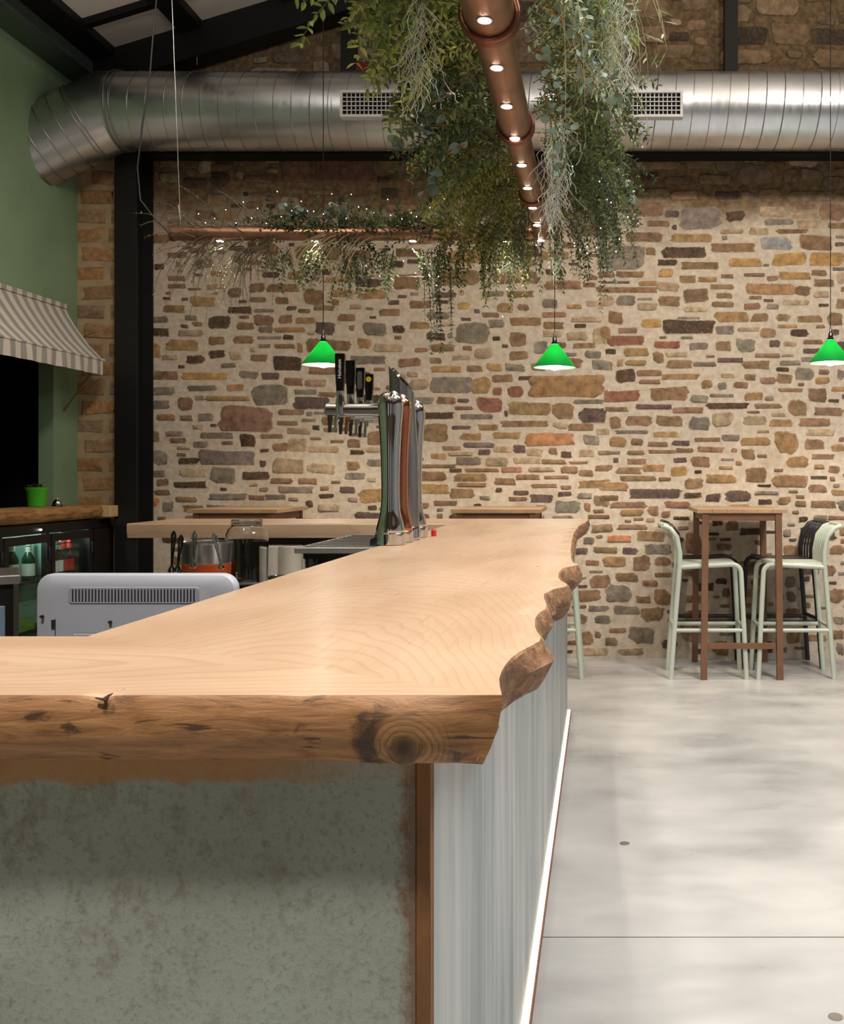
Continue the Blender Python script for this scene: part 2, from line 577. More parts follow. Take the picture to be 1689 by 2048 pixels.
M['glass'] = glass('clear_glass')
m = NT('door_glass')
tr = m.n('ShaderNodeBsdfTransparent', Color=(.86, .93, .90))
gl = m.n('ShaderNodeBsdfGlossy', Color=(1, 1, 1), Roughness=.05)
ms = m.n('ShaderNodeMixShader', i0=.07, i1=tr.outputs[0], i2=gl.outputs[0])
m.t.links.new(ms.outputs[0], m.out.inputs[0])
M['door_glass'] = m.mat
M['bottle_green'] = plain('bottle_green', srgb(26, 62, 38), .12, var=.05)
M['bottle_dark'] = plain('bottle_dark', srgb(30, 24, 22), .12, var=.05)
M['paper'] = plain('label_paper', srgb(206, 210, 200), .7)
M['red'] = plain('red_enamel', srgb(196, 44, 34), .5)
M['green_pot'] = plain('green_pot', srgb(70, 176, 36), .35, var=.04)
M['soil'] = plain('coffee_beans', srgb(30, 24, 20), .8)
M['pale_wood'] = plain('pale_wood', srgb(206, 172, 126), .5, var=.1)
M['rod'] = plain('brass_rod', srgb(150, 108, 60), .4, .5)
m = NT('hatch_plank')
n1 = m.noise(m.geo((8, 3, 20)), 3.0, 6, .68, .6)
m.p(Base_Color=m.ramp(n1, [(.30, srgb(92, 60, 32)), (.48, srgb(156, 112, 64)), (.72, srgb(196, 150, 94))]), Roughness=.7)
m.bump(n1, .6, .015)
M['hatch_plank'] = m.mat
M['orange'] = plain('orange_copper', srgb(196, 84, 30), .4, .2)
M['cream'] = plain('cream_ceramic', srgb(186, 176, 160), .4)
M['cloth'] = plain('tea_towel', srgb(170, 150, 124), .9)
M['crate'] = plain('green_crate', srgb(96, 130, 40), .6)
M['white'] = plain('white_enamel', srgb(226, 226, 222), .4)
M['black_gloss'] = plain('black_enamel', srgb(14, 14, 15), .25)
M['yellow'] = plain('yellow_enamel', srgb(200, 176, 30), .4)
M['brown_stone_box'] = plain('red_box', srgb(120, 34, 22), .8)

# awning fabric: stripes run down the slope, set out along the wall
m = NT('awning_fabric')
s = m.geo()
x, y, z = m.sep(s)
w = m.math('FRACT', m.math('MULTIPLY', y, 1 / .110))
wide = m.ramp(w, [(.0, 0.0), (.28, 0.0), (.29, 1.0), (.30, 0.0), (.34, 0.0), (.35, .55), (.64, .55), (.65, 0.0), (.69, 0.0), (.70, 1.0), (.71, 0.0)])
wide.node.color_ramp.interpolation = 'CONSTANT'
els = wide.node.color_ramp.elements
for e, (pos, val) in zip(els, [(0, 0), (.25, .95), (.285, 0), (.32, .95), (.345, .55), (.62, .95), (.65, 0), (.685, .95), (.72, 0), (.80, 0), (.9, 0)]):
    e.position = pos
    e.color = (val, val, val, 1)
c = m.mix(wide, srgb(222, 214, 200), srgb(92, 94, 92))
m.p(Base_Color=c, Roughness=.9)
m.bump(m.noise(s, 300, 2), .1, .002)
M['awning'] = m.mat

m = NT('leaf')
at = m.n('ShaderNodeAttribute', {'attribute_name': 'tint'}).outputs['Color']
at = m.mix(1.0, at, (1.45, 1.45, 1.40), 'MULTIPLY')
m.p(Base_Color=at, Roughness=.5, Specular_IOR_Level=.35)
tr = m.n('ShaderNodeBsdfTranslucent', Color=at)
ms = m.n('ShaderNodeMixShader', i0=.22, i1=m.b.outputs[0], i2=tr.outputs[0])
m.t.links.new(ms.outputs[0], m.out.inputs[0])
M['leaf'] = m.mat
M['euca'] = plain('eucalyptus_leaf', srgb(134, 158, 140), .5, var=.18, nscale=30)
M['euca_dark'] = plain('eucalyptus_leaf_grey', srgb(98, 118, 106), .55, var=.2, nscale=30)

# ------------------------------------------------------------------ the setting
WY = 7.2


def roof_z(x):
    return 4.27 + .307 * (x + 3.44) if x < .6 else 4.27 + .307 * 4.04 - .307 * (x - .6)


fl = MB()
fl.box((-4.6, -3.2, -.16), (5.2, 7.4, -.012))
floor = tag(fl.build('floor', M['joint']), 'polished pale grey concrete floor with a saw-cut joint', kind='structure')
for (a, b) in ((-3.2, 2.838), (2.843, 7.4)):
    s = MB()
    s.box((-4.6, a, -.012), (5.2, b, 0.0))
    s.build('floor_slab', M['concrete'], floor)
for (x, y) in ((1250, 1687), (1672, 2034)):
    d = CZ * F / (y - VY)
    s = MB()
    s.lathe([(.018, 0), (.018, .0015), (.013, .002)], P(x, y, d) * 1.0, 16)
    s.build('floor_cap', M['alu'], floor, 40)

wl = MB()
wl.add([(-3.9, WY, 0), (5.2, WY, 0), (5.2, WY, 4.1), (.6, WY, 5.5), (-3.9, WY, 4.12),
        (-3.9, WY + .3, 0), (5.2, WY + .3, 0), (5.2, WY + .3, 4.1), (.6, WY + .3, 5.5), (-3.9, WY + .3, 4.12)],
       [(4, 3, 2, 1, 0), (5, 6, 7, 8, 9), (0, 1, 6, 5), (1, 2, 7, 6), (2, 3, 8, 7), (3, 4, 9, 8), (4, 0, 5, 9)])
wall_back = tag(wl.build('wall_back', M['mortar']), 'rubble stone wall with pale lime pointing', kind='structure')

PAL = {'b': (140, 108, 76), 'd': (86, 66, 48), 'o': (164, 126, 80), 'y': (184, 140, 78), 'r': (148, 108, 84), 'R': (142, 90, 68), 'n': (192, 126, 80),
       'g': (134, 122, 108), 'G': (146, 148, 148), 't': (176, 150, 118), 'p': (102, 80, 76)}
TILES = [
    (280, 300, 4.2225, "15,60,105,140,o 170,60,330,150,b 15,180,160,260,b 170,190,340,280,t 380,150,480,220,b 490,80,600,200,t 600,190,750,310,d 640,100,790,135,d 810,170,880,250,t 890,210,1070,280,r 950,285,1160,320,r 1080,150,1170,200,n 1205,65,1450,280,R 1480,65,1689,290,R 1690,65,1970,295,R 1240,325,1400,370,r 1430,335,1680,385,r 870,350,920,390,d 940,355,1150,390,r 230,440,460,510,b 470,515,640,600,b 640,520,800,600,o 900,430,1040,500,b 30,710,250,790,b 240,860,400,915,b 120,955,210,1015,d 30,1090,75,1210,p 240,1060,380,1110,b 245,1130,390,1170,b 600,1020,740,1070,o 1035,1030,1170,1080,p 760,900,870,960,b 920,1120,1060,1205,b 1080,1130,1340,1205,b 430,1235,640,1325,o 740,1160,870,1250,b 930,1240,1070,1290,b 1150,1240,1260,1305,b 1390,1180,1560,1310,b 1620,1260,1689,1310,r 750,1320,940,1385,d 975,1340,1130,1370,g 1340,1340,1440,1380,b 1470,1310,1640,1360,b 580,1400,770,1510,d 960,1390,1130,1490,r 1170,1390,1290,1470,r 1320,1410,1480,1470,o 80,1400,240,1460,g 440,1450,530,1495,b 1250,1020,1360,1100,b 1060,930,1170,1010,t 820,1455,960,1520,b"),
    (280, 640, 4.2225, "40,65,250,140,d 580,135,720,215,b 790,130,960,200,b 330,80,530,140,t 1000,135,1190,165,g 1140,200,1310,245,b 1160,60,1390,105,o 20,190,180,315,o 230,165,490,260,o 585,250,720,325,d 395,295,550,370,d 935,285,1080,355,r 760,260,860,340,t 1400,150,1540,280,b 1490,20,1650,130,p 1130,300,1360,430,d 1330,190,1380,275,b 1440,390,1660,460,r 120,425,325,510,b 370,440,740,510,y 840,425,1000,500,g 1030,440,1180,505,p 1220,480,1380,555,r 1400,500,1570,565,t 20,360,120,415,g 420,550,640,600,g 735,540,880,605,o 60,560,290,640,g 950,545,1245,715,g 1310,585,1490,630,g 1510,605,1660,655,b 1305,645,1600,755,p 570,640,910,685,o 470,635,545,680,g 320,645,450,765,b 110,675,255,755,g 145,790,300,850,o 495,785,625,855,g 690,730,1100,935,r 340,800,450,850,b 1180,750,1380,805,b 60,925,170,1035,b 520,945,790,1005,g 225,935,360,980,g 255,990,390,1040,b 845,960,985,1075,d 1030,960,1205,1000,b 1250,910,1440,970,t 1255,1000,1420,1115,t 1120,1035,1255,1115,b 690,1020,790,1055,b 450,1020,580,1085,g 1420,1060,1680,1125,t 105,1100,240,1230,g 330,1160,495,1220,d 510,1100,970,1225,g 1010,1180,1075,1245,p 1130,1165,1380,1300,t 1425,1210,1650,1300,t 340,1250,560,1330,t 595,1240,815,1380,g 870,1275,1095,1345,d 30,1265,215,1330,g 140,1335,245,1405,r 300,1360,560,1420,d 1110,1330,1290,1380,b 1340,1330,1500,1390,b 1180,1400,1460,1465,g 600,1460,890,1520,g 1070,1470,1230,1520,g 130,1430,260,1480,b 65,1495,170,1580,n 190,1530,290,1620,g 1520,1465,1640,1505,d 1505,1545,1689,1620,t 1400,1515,1470,1590,d 920,1475,1060,1520,b 1000,50,1130,110,g 690,360,810,405,g 1160,850,1330,895,b 1010,1410,1090,1450,g"),
    (820, 600, 4.2225, "0,0,175,75,b 400,15,510,85,y 740,20,880,110,o 910,30,1010,95,r 1330,35,1450,75,y 1490,0,1689,60,t 150,100,330,165,g 610,105,755,150,b 840,145,1100,225,b 670,160,800,240,g 0,180,160,250,o 140,270,300,345,d 390,195,665,370,g 845,270,985,395,b 840,425,1000,510,b 1045,345,1170,460,g 1125,255,1280,315,t 1330,265,1500,345,t 1545,220,1689,375,t 1130,180,1300,250,b 185,370,380,440,b 45,400,150,440,r 445,385,530,430,b 540,400,700,495,t 360,465,510,510,t 170,485,270,540,b 195,555,430,610,o 480,550,615,605,b 650,535,780,600,y 810,535,970,605,g 1025,530,1150,600,g 1385,360,1565,410,b 1480,430,1615,495,g 1540,505,1689,595,g 0,665,160,760,t 180,650,530,790,g 535,650,685,790,o 695,625,870,700,r 925,640,1060,675,d 700,735,785,810,R 830,725,965,825,R 1035,635,1605,815,o 1640,755,1689,850,r 20,815,200,880,g 230,815,385,880,r 390,895,530,930,r 570,820,785,950,R 840,855,1190,975,o 1210,865,1385,1010,b 1435,910,1655,1040,p 1395,840,1630,880,g 800,930,835,990,d 100,945,370,1010,d 440,960,690,1010,g 785,1015,1165,1075,b 1215,1030,1335,1085,t 1340,1040,1550,1105,b 580,1045,745,1105,o 360,1060,510,1095,p 100,1040,320,1200,b 430,1120,605,1190,o 710,1110,935,1180,o 985,1120,1390,1230,n 1465,1135,1600,1225,g 1580,1080,1689,1140,t 280,1230,430,1270,r 465,1200,710,1250,g 710,1230,865,1290,t 875,1220,985,1300,p 990,1250,1120,1320,t 1170,1240,1250,1310,b 1275,1275,1370,1335,d 580,1260,680,1305,p 180,1295,310,1345,o 340,1280,520,1315,t 400,1320,605,1395,g 645,1325,830,1405,t 880,1325,1110,1385,t 1120,1345,1310,1385,b 1355,1360,1500,1385,b 1430,1260,1560,1330,t 1590,1270,1689,1310,b 1280,1400,1420,1465,b 1565,1390,1689,1450,b 70,1385,370,1420,b 335,1420,440,1455,d 480,1420,740,1455,b 780,1405,950,1460,r 1010,1410,1210,1450,t 80,1440,310,1530,b 380,1460,640,1530,b 900,1470,1090,1520,b 1145,1480,1340,1515,b 1430,1430,1550,1490,b 720,1500,890,1560,b 410,1540,640,1575,b 1035,1550,1240,1590,b 1430,1515,1689,1595,o 70,1550,330,1640,o 340,1590,550,1680,b 590,1650,680,1690,g 880,1605,1000,1650,p 1255,1615,1370,1660,p 840,1660,990,1700,r 1020,1635,1210,1710,p 1420,1625,1540,1675,g 1550,1650,1689,1750,b 210,1690,400,1740,b 1240,1690,1440,1800,g 70,1710,165,1760,b 1470,1710,1530,1790,b 1510,1810,1689,1850,b 90,1800,165,1845,r"),
    (1200, 300, 3.454, "240,75,540,140,o 600,60,780,130,b 800,60,950,150,b 960,110,1180,240,b 450,180,620,240,b 690,170,900,240,b 1390,130,1530,220,b 1540,180,1689,270,b 800,285,965,350,d 975,285,1085,355,b 1100,265,1250,340,b 1310,280,1600,360,b 490,280,680,350,o 200,260,290,320,b 320,265,480,320,b 1540,45,1689,70,o 160,365,430,460,r 450,415,550,470,p 495,515,535,555,p 225,475,275,540,p 335,485,480,535,r 555,400,835,555,g 870,420,1005,500,d 1110,385,1280,465,t 1150,475,1330,520,g 1310,430,1510,475,t 1370,480,1530,540,t 1530,370,1689,490,r 840,545,985,580,t 1035,535,1165,590,t 1230,545,1430,580,b 190,565,425,640,r 500,575,760,640,o 1110,600,1320,695,G 1390,590,1600,695,b 1630,590,1689,615,g 20,660,305,820,g 315,670,390,730,b 440,670,730,750,d 780,640,1070,710,b 400,755,530,800,d 570,770,815,830,b 895,745,1115,810,y 1200,710,1415,800,y 1450,705,1680,800,y 0,840,100,885,r 120,835,305,885,b 410,820,510,880,y 1000,850,1130,875,b 1245,840,1450,895,y 1460,825,1570,870,b 1610,810,1689,836,g 1640,840,1689,925,t 270,905,390,940,o 550,865,660,920,b 680,875,810,915,o 20,905,200,925,p 0,945,390,990,b 400,915,550,975,t 770,925,920,965,b 1020,920,1330,1000,o 1480,890,1620,950,b 1345,935,1455,1010,b 580,955,745,1055,b 810,985,915,1025,b 1035,1005,1120,1035,b 0,1005,100,1085,t 115,1000,250,1080,g 265,1020,360,1040,g 265,1055,395,1110,t 410,1010,555,1080,b 1480,975,1580,1020,t 780,1045,920,1085,b 590,1080,740,1120,t 1000,1055,1110,1105,r 1270,1035,1440,1075,t 60,1115,160,1205,b 290,1165,430,1230,y 440,1175,780,1270,d 800,1115,1020,1190,o 1220,1130,1315,1185,b 1370,1140,1535,1195,b 1575,1120,1680,1215,b 800,1210,930,1280,g 130,1225,260,1270,r 0,1215,80,1310,o 1110,1230,1220,1300,b 1320,1235,1440,1290,d 1230,1205,1360,1230,o 540,1150,690,1170,g 960,1225,1100,1255,t"),
    (1200, 660, 3.454, "60,35,300,110,R 170,118,335,185,o 380,75,550,130,R 370,150,445,230,b 620,85,750,140,g 800,75,910,150,b 945,60,1075,155,g 1170,65,1250,120,p 1080,160,1240,190,r 1410,65,1540,100,b 1270,80,1360,115,t 0,210,90,280,b 120,200,165,255,o 185,205,320,245,o 470,205,640,265,b 820,190,985,225,p 650,220,795,255,g 990,210,1175,270,b 110,270,245,365,d 260,275,425,320,b 275,340,415,370,r 440,300,680,345,o 700,340,780,405,o 815,360,880,415,g 925,355,1025,405,b 1000,305,1080,350,b 1110,325,1215,370,r 1220,300,1330,370,b 1350,260,1480,350,g 1490,325,1585,375,o 1640,270,1689,350,g 30,415,265,500,R 350,390,610,490,b 630,445,750,505,g 770,440,920,465,g 1000,430,1125,490,o 1140,455,1200,490,g 1240,400,1400,430,b 1440,400,1570,500,b 260,510,490,550,p 750,500,1015,545,d 1070,505,1250,545,b 510,530,710,575,r 40,530,190,565,b 780,565,920,670,t 1190,570,1280,600,t 1300,480,1430,600,b 1490,530,1680,595,r 65,595,150,685,b 185,590,360,665,b 390,590,575,670,b 620,600,760,695,g 1000,590,1150,660,t 1180,615,1330,670,o 1385,605,1590,665,r 120,690,325,720,g 380,700,540,745,o 1090,690,1170,715,o 660,740,830,775,b 845,720,965,765,g 985,740,1180,800,o 1205,700,1370,850,o 1420,750,1550,830,r 1600,785,1689,840,o 70,735,185,805,o 215,745,300,800,r 340,770,465,805,b 505,760,620,800,p 680,805,850,845,r 195,830,305,860,b 340,825,520,855,b 530,815,645,850,r 0,835,140,860,g 195,885,320,930,r 510,880,600,920,p 630,870,760,950,b 1290,870,1440,955,o 1470,855,1620,895,r 1580,935,1660,990,r 120,945,285,995,b 300,925,450,985,o 490,940,605,1010,y 825,940,915,965,o 1010,945,1150,1055,b 740,995,935,1060,o 1200,1000,1430,1085,b 150,1005,380,1045,b 590,1020,715,1095,b 1460,1005,1570,1030,p 1440,1065,1570,1130,r 1600,1100,1689,1145,o 0,1045,195,1110,o 220,1095,550,1165,p 585,1120,700,1160,d 730,1125,835,1190,p 875,1105,1045,1190,p 1080,1110,1230,1140,g 1100,1165,1190,1205,d 1225,1150,1320,1210,b 1350,1175,1425,1220,b 1460,1175,1630,1235,b 80,1185,315,1230,r 450,1180,615,1230,r 330,1210,410,1285,b 150,1235,300,1285,o 425,1245,490,1300,b 0,1140,130,1180,b 515,1285,620,1313,d 1480,1275,1570,1313,g 1580,1280,1689,1313,r 0,930,90,970,b 410,1015,490,1045,b 1480,925,1550,960,b 840,300,930,335,t 460,150,600,190,t"),
    (1130, 1030, 3.0215, "165,55,290,105,b 325,55,490,90,b 260,120,400,165,n 440,95,600,160,b 110,130,180,180,g 55,195,140,240,p 180,190,315,230,b 350,195,445,240,p 490,170,640,240,g 235,245,370,315,o 415,245,520,340,b 545,250,640,310,b 130,270,210,305,b 310,345,440,405,b 150,360,275,445,b 545,345,640,380,b 250,420,395,530,g 70,450,220,525,b 430,485,520,535,b 470,390,560,430,r 145,545,265,585,g 300,545,455,605,g 460,555,600,640,b 180,600,275,655,g 75,600,140,655,b 90,700,175,785,b 270,680,370,715,b 390,670,540,775,g 180,700,225,745,b 245,735,320,790,b 540,440,640,545,r 730,100,820,230,b 720,340,800,370,o 730,480,820,530,b 890,10,960,70,d 970,30,1055,100,b 1060,75,1200,125,d 920,170,1010,215,r 1150,150,1210,180,b 910,380,980,420,d 950,440,1000,500,b 1320,80,1370,130,g 1320,180,1410,250,b 1330,370,1400,440,g 1340,460,1400,530,g 1560,300,1640,370,r 1590,440,1689,530,r 1620,610,1689,660,g 1610,690,1689,750,b 1640,770,1689,850,g 1600,180,1689,240,b 720,570,830,640,b 700,660,850,770,t 890,760,990,850,b 1330,560,1420,620,b 1340,680,1420,780,o 100,800,260,850,t 330,800,470,850,t"),
]
stones = []          # x0, z0, x1, z1, colour
S7 = F / WY
for ox, oy, sc, txt in TILES:
    for e in txt.split():
        a = e.split(',')
        x0, y0, x1, y1 = [float(q) / sc for q in a[:4]]
        stones.append(((ox + x0 - VX) / S7, CZ - (oy + y1 - VY) / S7, (ox + x1 - VX) / S7, CZ - (oy + y0 - VY) / S7, a[4]))
# fill what the list leaves open with stones of the same kind
arr = np.zeros((6000, 4))
for i, s_ in enumerate(stones):
    arr[i] = s_[:4]
ns = len(stones)


def try_fill(n, wr, hr, gap, zr, xr, cols, rng):
    global ns
    for _ in range(n):
        w, h = rng.uniform(*wr), rng.uniform(*hr)
        x = rng.uniform(xr[0], xr[1] - w)
        z = rng.uniform(zr[0], zr[1] - h)
        if z + h > roof_z(x) - .2 or z + h > roof_z(x + w) - .2 or ns >= 5900:
            continue
        a = arr[:ns]
        if ((a[:, 0] < x + w + gap) & (a[:, 2] > x - gap) & (a[:, 1] < z + h + gap) & (a[:, 3] > z - gap)).any():
            continue
        arr[ns] = (x, z, x + w, z + h)
        ns += 1
        stones.append((x, z, x + w, z + h, rng.choice(cols)))


rf = random.Random(11)
try_fill(1500, (.20, .38), (.09, .17), .008, (3.45, 5.3), (-3.2, 2.2), 'bbbdotg', rf)
try_fill(2500, (.10, .24), (.06, .12), .007, (3.25, 5.3), (-3.2, 2.2), 'bbbdotg', rf)
try_fill(2500, (.06, .14), (.04, .08), .006, (3.25, 5.3), (-3.2, 2.2), 'bbdot', rf)
try_fill(1400, (.16, .32), (.06, .12), .012, (0.02, 3.3), (-3.2, 4.2), 'bbbdogtrp', rf)
try_fill(4000, (.09, .20), (.035, .08), .010, (0.02, 3.3), (-3.2, 4.2), 'bbbdogtrp', rf)
try_fill(5000, (.04, .10), (.02, .045), .009, (0.02, 3.3), (-3.2, 2.6), 'bbdgtrp', rf)


MORT = srgb(196, 176, 148)


def stone_geo(mb, s_, rng, yw=WY, proud=(.002, .010), cut=(.22, .92), smear=.25, grow=1.17):
    x0, z0, x1, z1, ck = s_
    cx, cz, w, h = (x0 + x1) / 2, (z0 + z1) / 2, (x1 - x0) / 2 * grow, (z1 - z0) / 2 * grow
    # a rough block: four corners, each cut back by its own amount, edges a little crooked
    out = []
    sk = rng.uniform(-.16, .16)
    for sx, sz in ((1, -1), (1, 1), (-1, 1), (-1, -1)):
        cu, cv = rng.uniform(*cut), rng.uniform(*cut)
        pa, pb = (sx * (1 - cu * min(1, h / w)), sz * rng.uniform(.88, 1.02)), (sx * rng.uniform(.90, 1.02), sz * (1 - cv))
        bu = rng.uniform(.0, .9)
        seq = [pa, ((pa[0] + pb[0]) / 2 + sx * .16 * bu * min(1, h / w) * (cu + .2), (pa[1] + pb[1]) / 2 + sz * .22 * bu * (cv + .1)), pb]
        if sx * sz > 0:
            seq.reverse()
        if (sx, sz) in ((1, 1), (-1, -1)):
            pass
        out += seq
    mid = []
    for k in range(12):
        a, b = out[k], out[(k + 1) % 12]
        mid.append(a)
        if k % 3 == 2:
            mid.append(((a[0] + b[0]) / 2 * rng.uniform(.93, 1.03), (a[1] + b[1]) / 2 * rng.uniform(.90, 1.04)))
    out = [(cx + u * w * rng.uniform(.92, 1.04), cz + (v + sk * u * min(1, 2 * h / w)) * h * rng.uniform(.90, 1.04)) for u, v in mid]
    dp = rng.uniform(*proud)
    tx, tz = rng.uniform(-.35, .35) * dp / w, rng.uniform(-.4, .4) * dp / h
    col = srgb(*PAL[ck])
    k = rng.uniform(.86, 1.16)
    col = tuple(min(1, c_ * k * rng.uniform(.95, 1.05)) for c_ in col)
    if z1 > 3.32 and yw == WY:        # duller and slightly darker high on the wall
        lum = sum(col) / 3
        col = tuple((.6 * c_ + .4 * lum * w_) * .92 for c_, w_ in zip(col, (1.15, 1.0, .8)))
    else:
        lum = sum(col) / 3
        col = tuple(.86 * c_ + .14 * lum * w_ for c_, w_ in zip(col, (1.2, 1.0, .75)))
    edge_c = tuple(a * (1 - smear) + b * smear for a, b in zip(col, MORT if z1 < 3.3 else (.16, .11, .06)))
    mid_c = tuple(a * (1 - smear * .22) + b * smear * .22 for a, b in zip(col, MORT if z1 < 3.3 else (.16, .11, .06)))
    ins = min(.85, max(.6, 1 - .016 / max(.01, h)))

    def ring(f, g, d):
        return [(cx + (px - cx) * f, yw - d - (tx * (px - cx) + tz * (pz - cz)) * (d > .001), cz + (pz - cz) * g) for px, pz in out]
    n_ = len(out)
    fx_ = 1 - (1 - ins) * min(1, h / w)
    mb.tint = None
    mb.loft([ring(1.0, 1.0, -.004), ring((1 + fx_) / 2, (1 + ins) / 2, dp * .75 + .001), ring(fx_, ins, dp + .0015)], True, False, True)
    mb.c += [(*edge_c, 1.0)] * n_ + [(*mid_c, .45)] * n_ + [(*col, .05)] * n_


stones.sort(key=lambda s_: -(s_[2] - s_[0]) * (s_[3] - s_[1]) * (1.0 if (.0 < s_[3] < 4.7 and -3.25 < s_[0] < 1.72) else .01))
rs = random.Random(5)
small = MB()
for i, s_ in enumerate(stones):
    tgt = MB() if i < 295 else small
    stone_geo(tgt, s_, rs)
    if i < 295:
        tgt.build('stone', M['stone'], wall_back, 50)
tag(small.build('small_stones', M['stone'], wall_back, 50), kind='stuff')

# brick pier beside the steel column
pm = MB()
PY = 7.0
XP0, XP1 = -3.70, P(240, 0, PY).x
pm.box((XP0, PY, 0), (XP1, PY + .25, 4.2))
pier = tag(pm.build('wall_pier', M['pier_mortar']), 'narrow brick pier between the green wall and the steel column', kind='structure')
rb = random.Random(3)
bcol = [(168, 124, 80), (178, 128, 76), (160, 126, 92), (150, 120, 92), (164, 118, 80)]
for k in range(-1, 20):
    y = 280 + (410 + 206 * k) / 5.39
    if k % 2 == 1:
        seg = [(138, 208 + rb.uniform(0, 6)), (216 + rb.uniform(0, 4), 238)]
    else:
        seg = [(138, 152 + rb.uniform(0, 8)), (161 + rb.uniform(-2, 6), 236)]
    if k <= 0:
        seg = [(182 - 0 * k, 232)] if k == 0 else []
    if k == 1:
        seg = [(158, 233)]
    if k == 2:
        seg = [(147, 215), (222, 238)]
    for (a, b) in seg:
        p0, p1 = P(a, y + 16, PY), P(b, y - 16, PY)
        bm_ = MB()
        PAL['_'] = rb.choice(bcol)
        stone_geo(bm_, (p0.x, p0.z, p1.x, p1.z, '_'), rb, PY, (.003, .007), (.05, .25), .35, 1.0)
        bm_.build('brick', M['brick'], pier, 50)

# green side wall with an opening onto a dark room
GX = -3.67
OY1, OZ0, OZ1 = 6.69, 1.10, 2.30
gw = MB()
for a, b in (((GX - .10, -3.2, 0), (GX, 7.0, OZ0 - .1)), ((GX - .10, -3.2, OZ1), (GX, 7.0, 4.05)), ((GX - .10, OY1, OZ0 - .1), (GX, 7.0, OZ1)), ((GX - .10, -3.2, OZ0 - .1), (GX, 4.6, OZ1))):
    gw.box(a, b)
tag(gw.build('wall_left', M['green_wall']), 'sage green painted side wall with a serving hatch', kind='structure')
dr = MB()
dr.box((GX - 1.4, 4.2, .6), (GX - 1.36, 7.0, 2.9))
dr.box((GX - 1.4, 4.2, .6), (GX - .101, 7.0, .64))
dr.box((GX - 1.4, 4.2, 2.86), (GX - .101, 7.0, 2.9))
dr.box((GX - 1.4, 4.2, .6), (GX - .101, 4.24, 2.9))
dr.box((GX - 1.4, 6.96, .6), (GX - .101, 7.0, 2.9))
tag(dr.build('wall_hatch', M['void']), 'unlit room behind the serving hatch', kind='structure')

# the two sides of the hall behind and beside the camera, with tall openings added for fill and reflections
for (nm, lb, ax) in (('wall_rear', 'plastered end wall with tall openings added for fill light', 'X'), ('wall_right', 'plastered side wall with tall openings added for fill light', 'Y')):
    q = MB()
    lo, hi = (-3.9, 5.2) if ax == 'X' else (-3.2, 7.2)
    t0 = -3.4 if ax == 'X' else 5.0
    c0 = lo
    cuts = []
    while c0 < hi - .01:
        pier_w = 2.1 if ax == 'X' else .95
        cuts.append((c0, min(c0 + pier_w, hi), False))
        c0 += pier_w
        if c0 < hi - .8:
            cuts.append((c0, c0 + .62, True))
            c0 += .62
    for a, b, fill_gap in cuts:
        for z0, z1 in (((0, .9), (3.0, 5.6)) if fill_gap else ((0, 5.6),)):
            if ax == 'X':
                q.box((a, t0, z0), (b, t0 + .2, z1))
            else:
                q.box((t0, a, z0), (t0 + .2, b, z1))
    tag(q.build(nm, M['plaster']), lb, kind='structure')

# roof, its panels, purlins, rafters
rf_ = MB()
for xa, xb in ((-4.0, .6), (.6, 5.2)):
    za, zb = roof_z(xa), (roof_z(.6) if xb == .6 else roof_z(xb))
    if xa == .6:
        za = roof_z(.599)
    rf_.add([(xa, -3.2, za + .05), (xb, -3.2, zb + .05), (xb, 7.5, zb + .05), (xa, 7.5, za + .05), (xa, -3.2, za + .15), (xb, -3.2, zb + .15), (xb, 7.5, zb + .15), (xa, 7.5, za + .15)],
            [(0, 3, 2, 1), (4, 5, 6, 7), (0, 1, 5, 4), (1, 2, 6, 5), (2, 3, 7, 6), (3, 0, 4, 7)])
ceiling = tag(rf_.build('ceiling', M['roof_panel']), 'pitched roof with pale panels between dark steel purlins', kind='structure')


def slope_box(xa, xb, y0, y1, top, thick):
    mb = MB()
    za, zb = roof_z(xa) + top, roof_z(xb) + top
    mb.add([(xa, y0, za - thick), (xb, y0, zb - thick), (xb, y1, zb - thick), (xa, y1, za - thick), (xa, y0, za), (xb, y0, zb), (xb, y1, zb), (xa, y1, za)],
           [(0, 3, 2, 1), (4, 5, 6, 7), (0, 1, 5, 4), (1, 2, 6, 5), (2, 3, 7, 6), (3, 0, 4, 7)])
    return mb


PX = [-3.47, -2.86, -2.16, -1.46, -.76]
for i in range(4):
    for j in range(8):
        y1 = 7.06 - j * .52
        slope_box(PX[i] + .04, PX[i + 1] - .04, y1 - .46, y1, .045, .02).build('roof_panel', M['roof_panel'], ceiling)
for i, x in enumerate(PX):
    slope_box(x - .07, x + .07, -3.2, 7.0, .03, .06).build('purlin', M['black_steel'], ceiling)
for j in range(8):
    y1 = 7.09 - j * .52
    slope_box(-3.4, -.6, y1 - .03, y1 + .03, .028, .05).build('batten', M['black_steel'], ceiling)
slope_box(-3.9, .6, 6.98, 7.16, 0.03, .24).build('rafter', M['black_steel'], ceiling)
eb = MB()
eb.box((GX, -3.2, 4.045), (GX + .21, 7.0, 4.062))
eb.box((GX + .095, -3.2, 4.06), (GX + .115, 7.0, 4.28))
eb.box((GX, -3.2, 4.28), (GX + .21, 7.0, 4.30))
tag(eb.build('trim_1', M['eave_steel']), 'steel eaves beam along the top of the green wall', kind='structure')
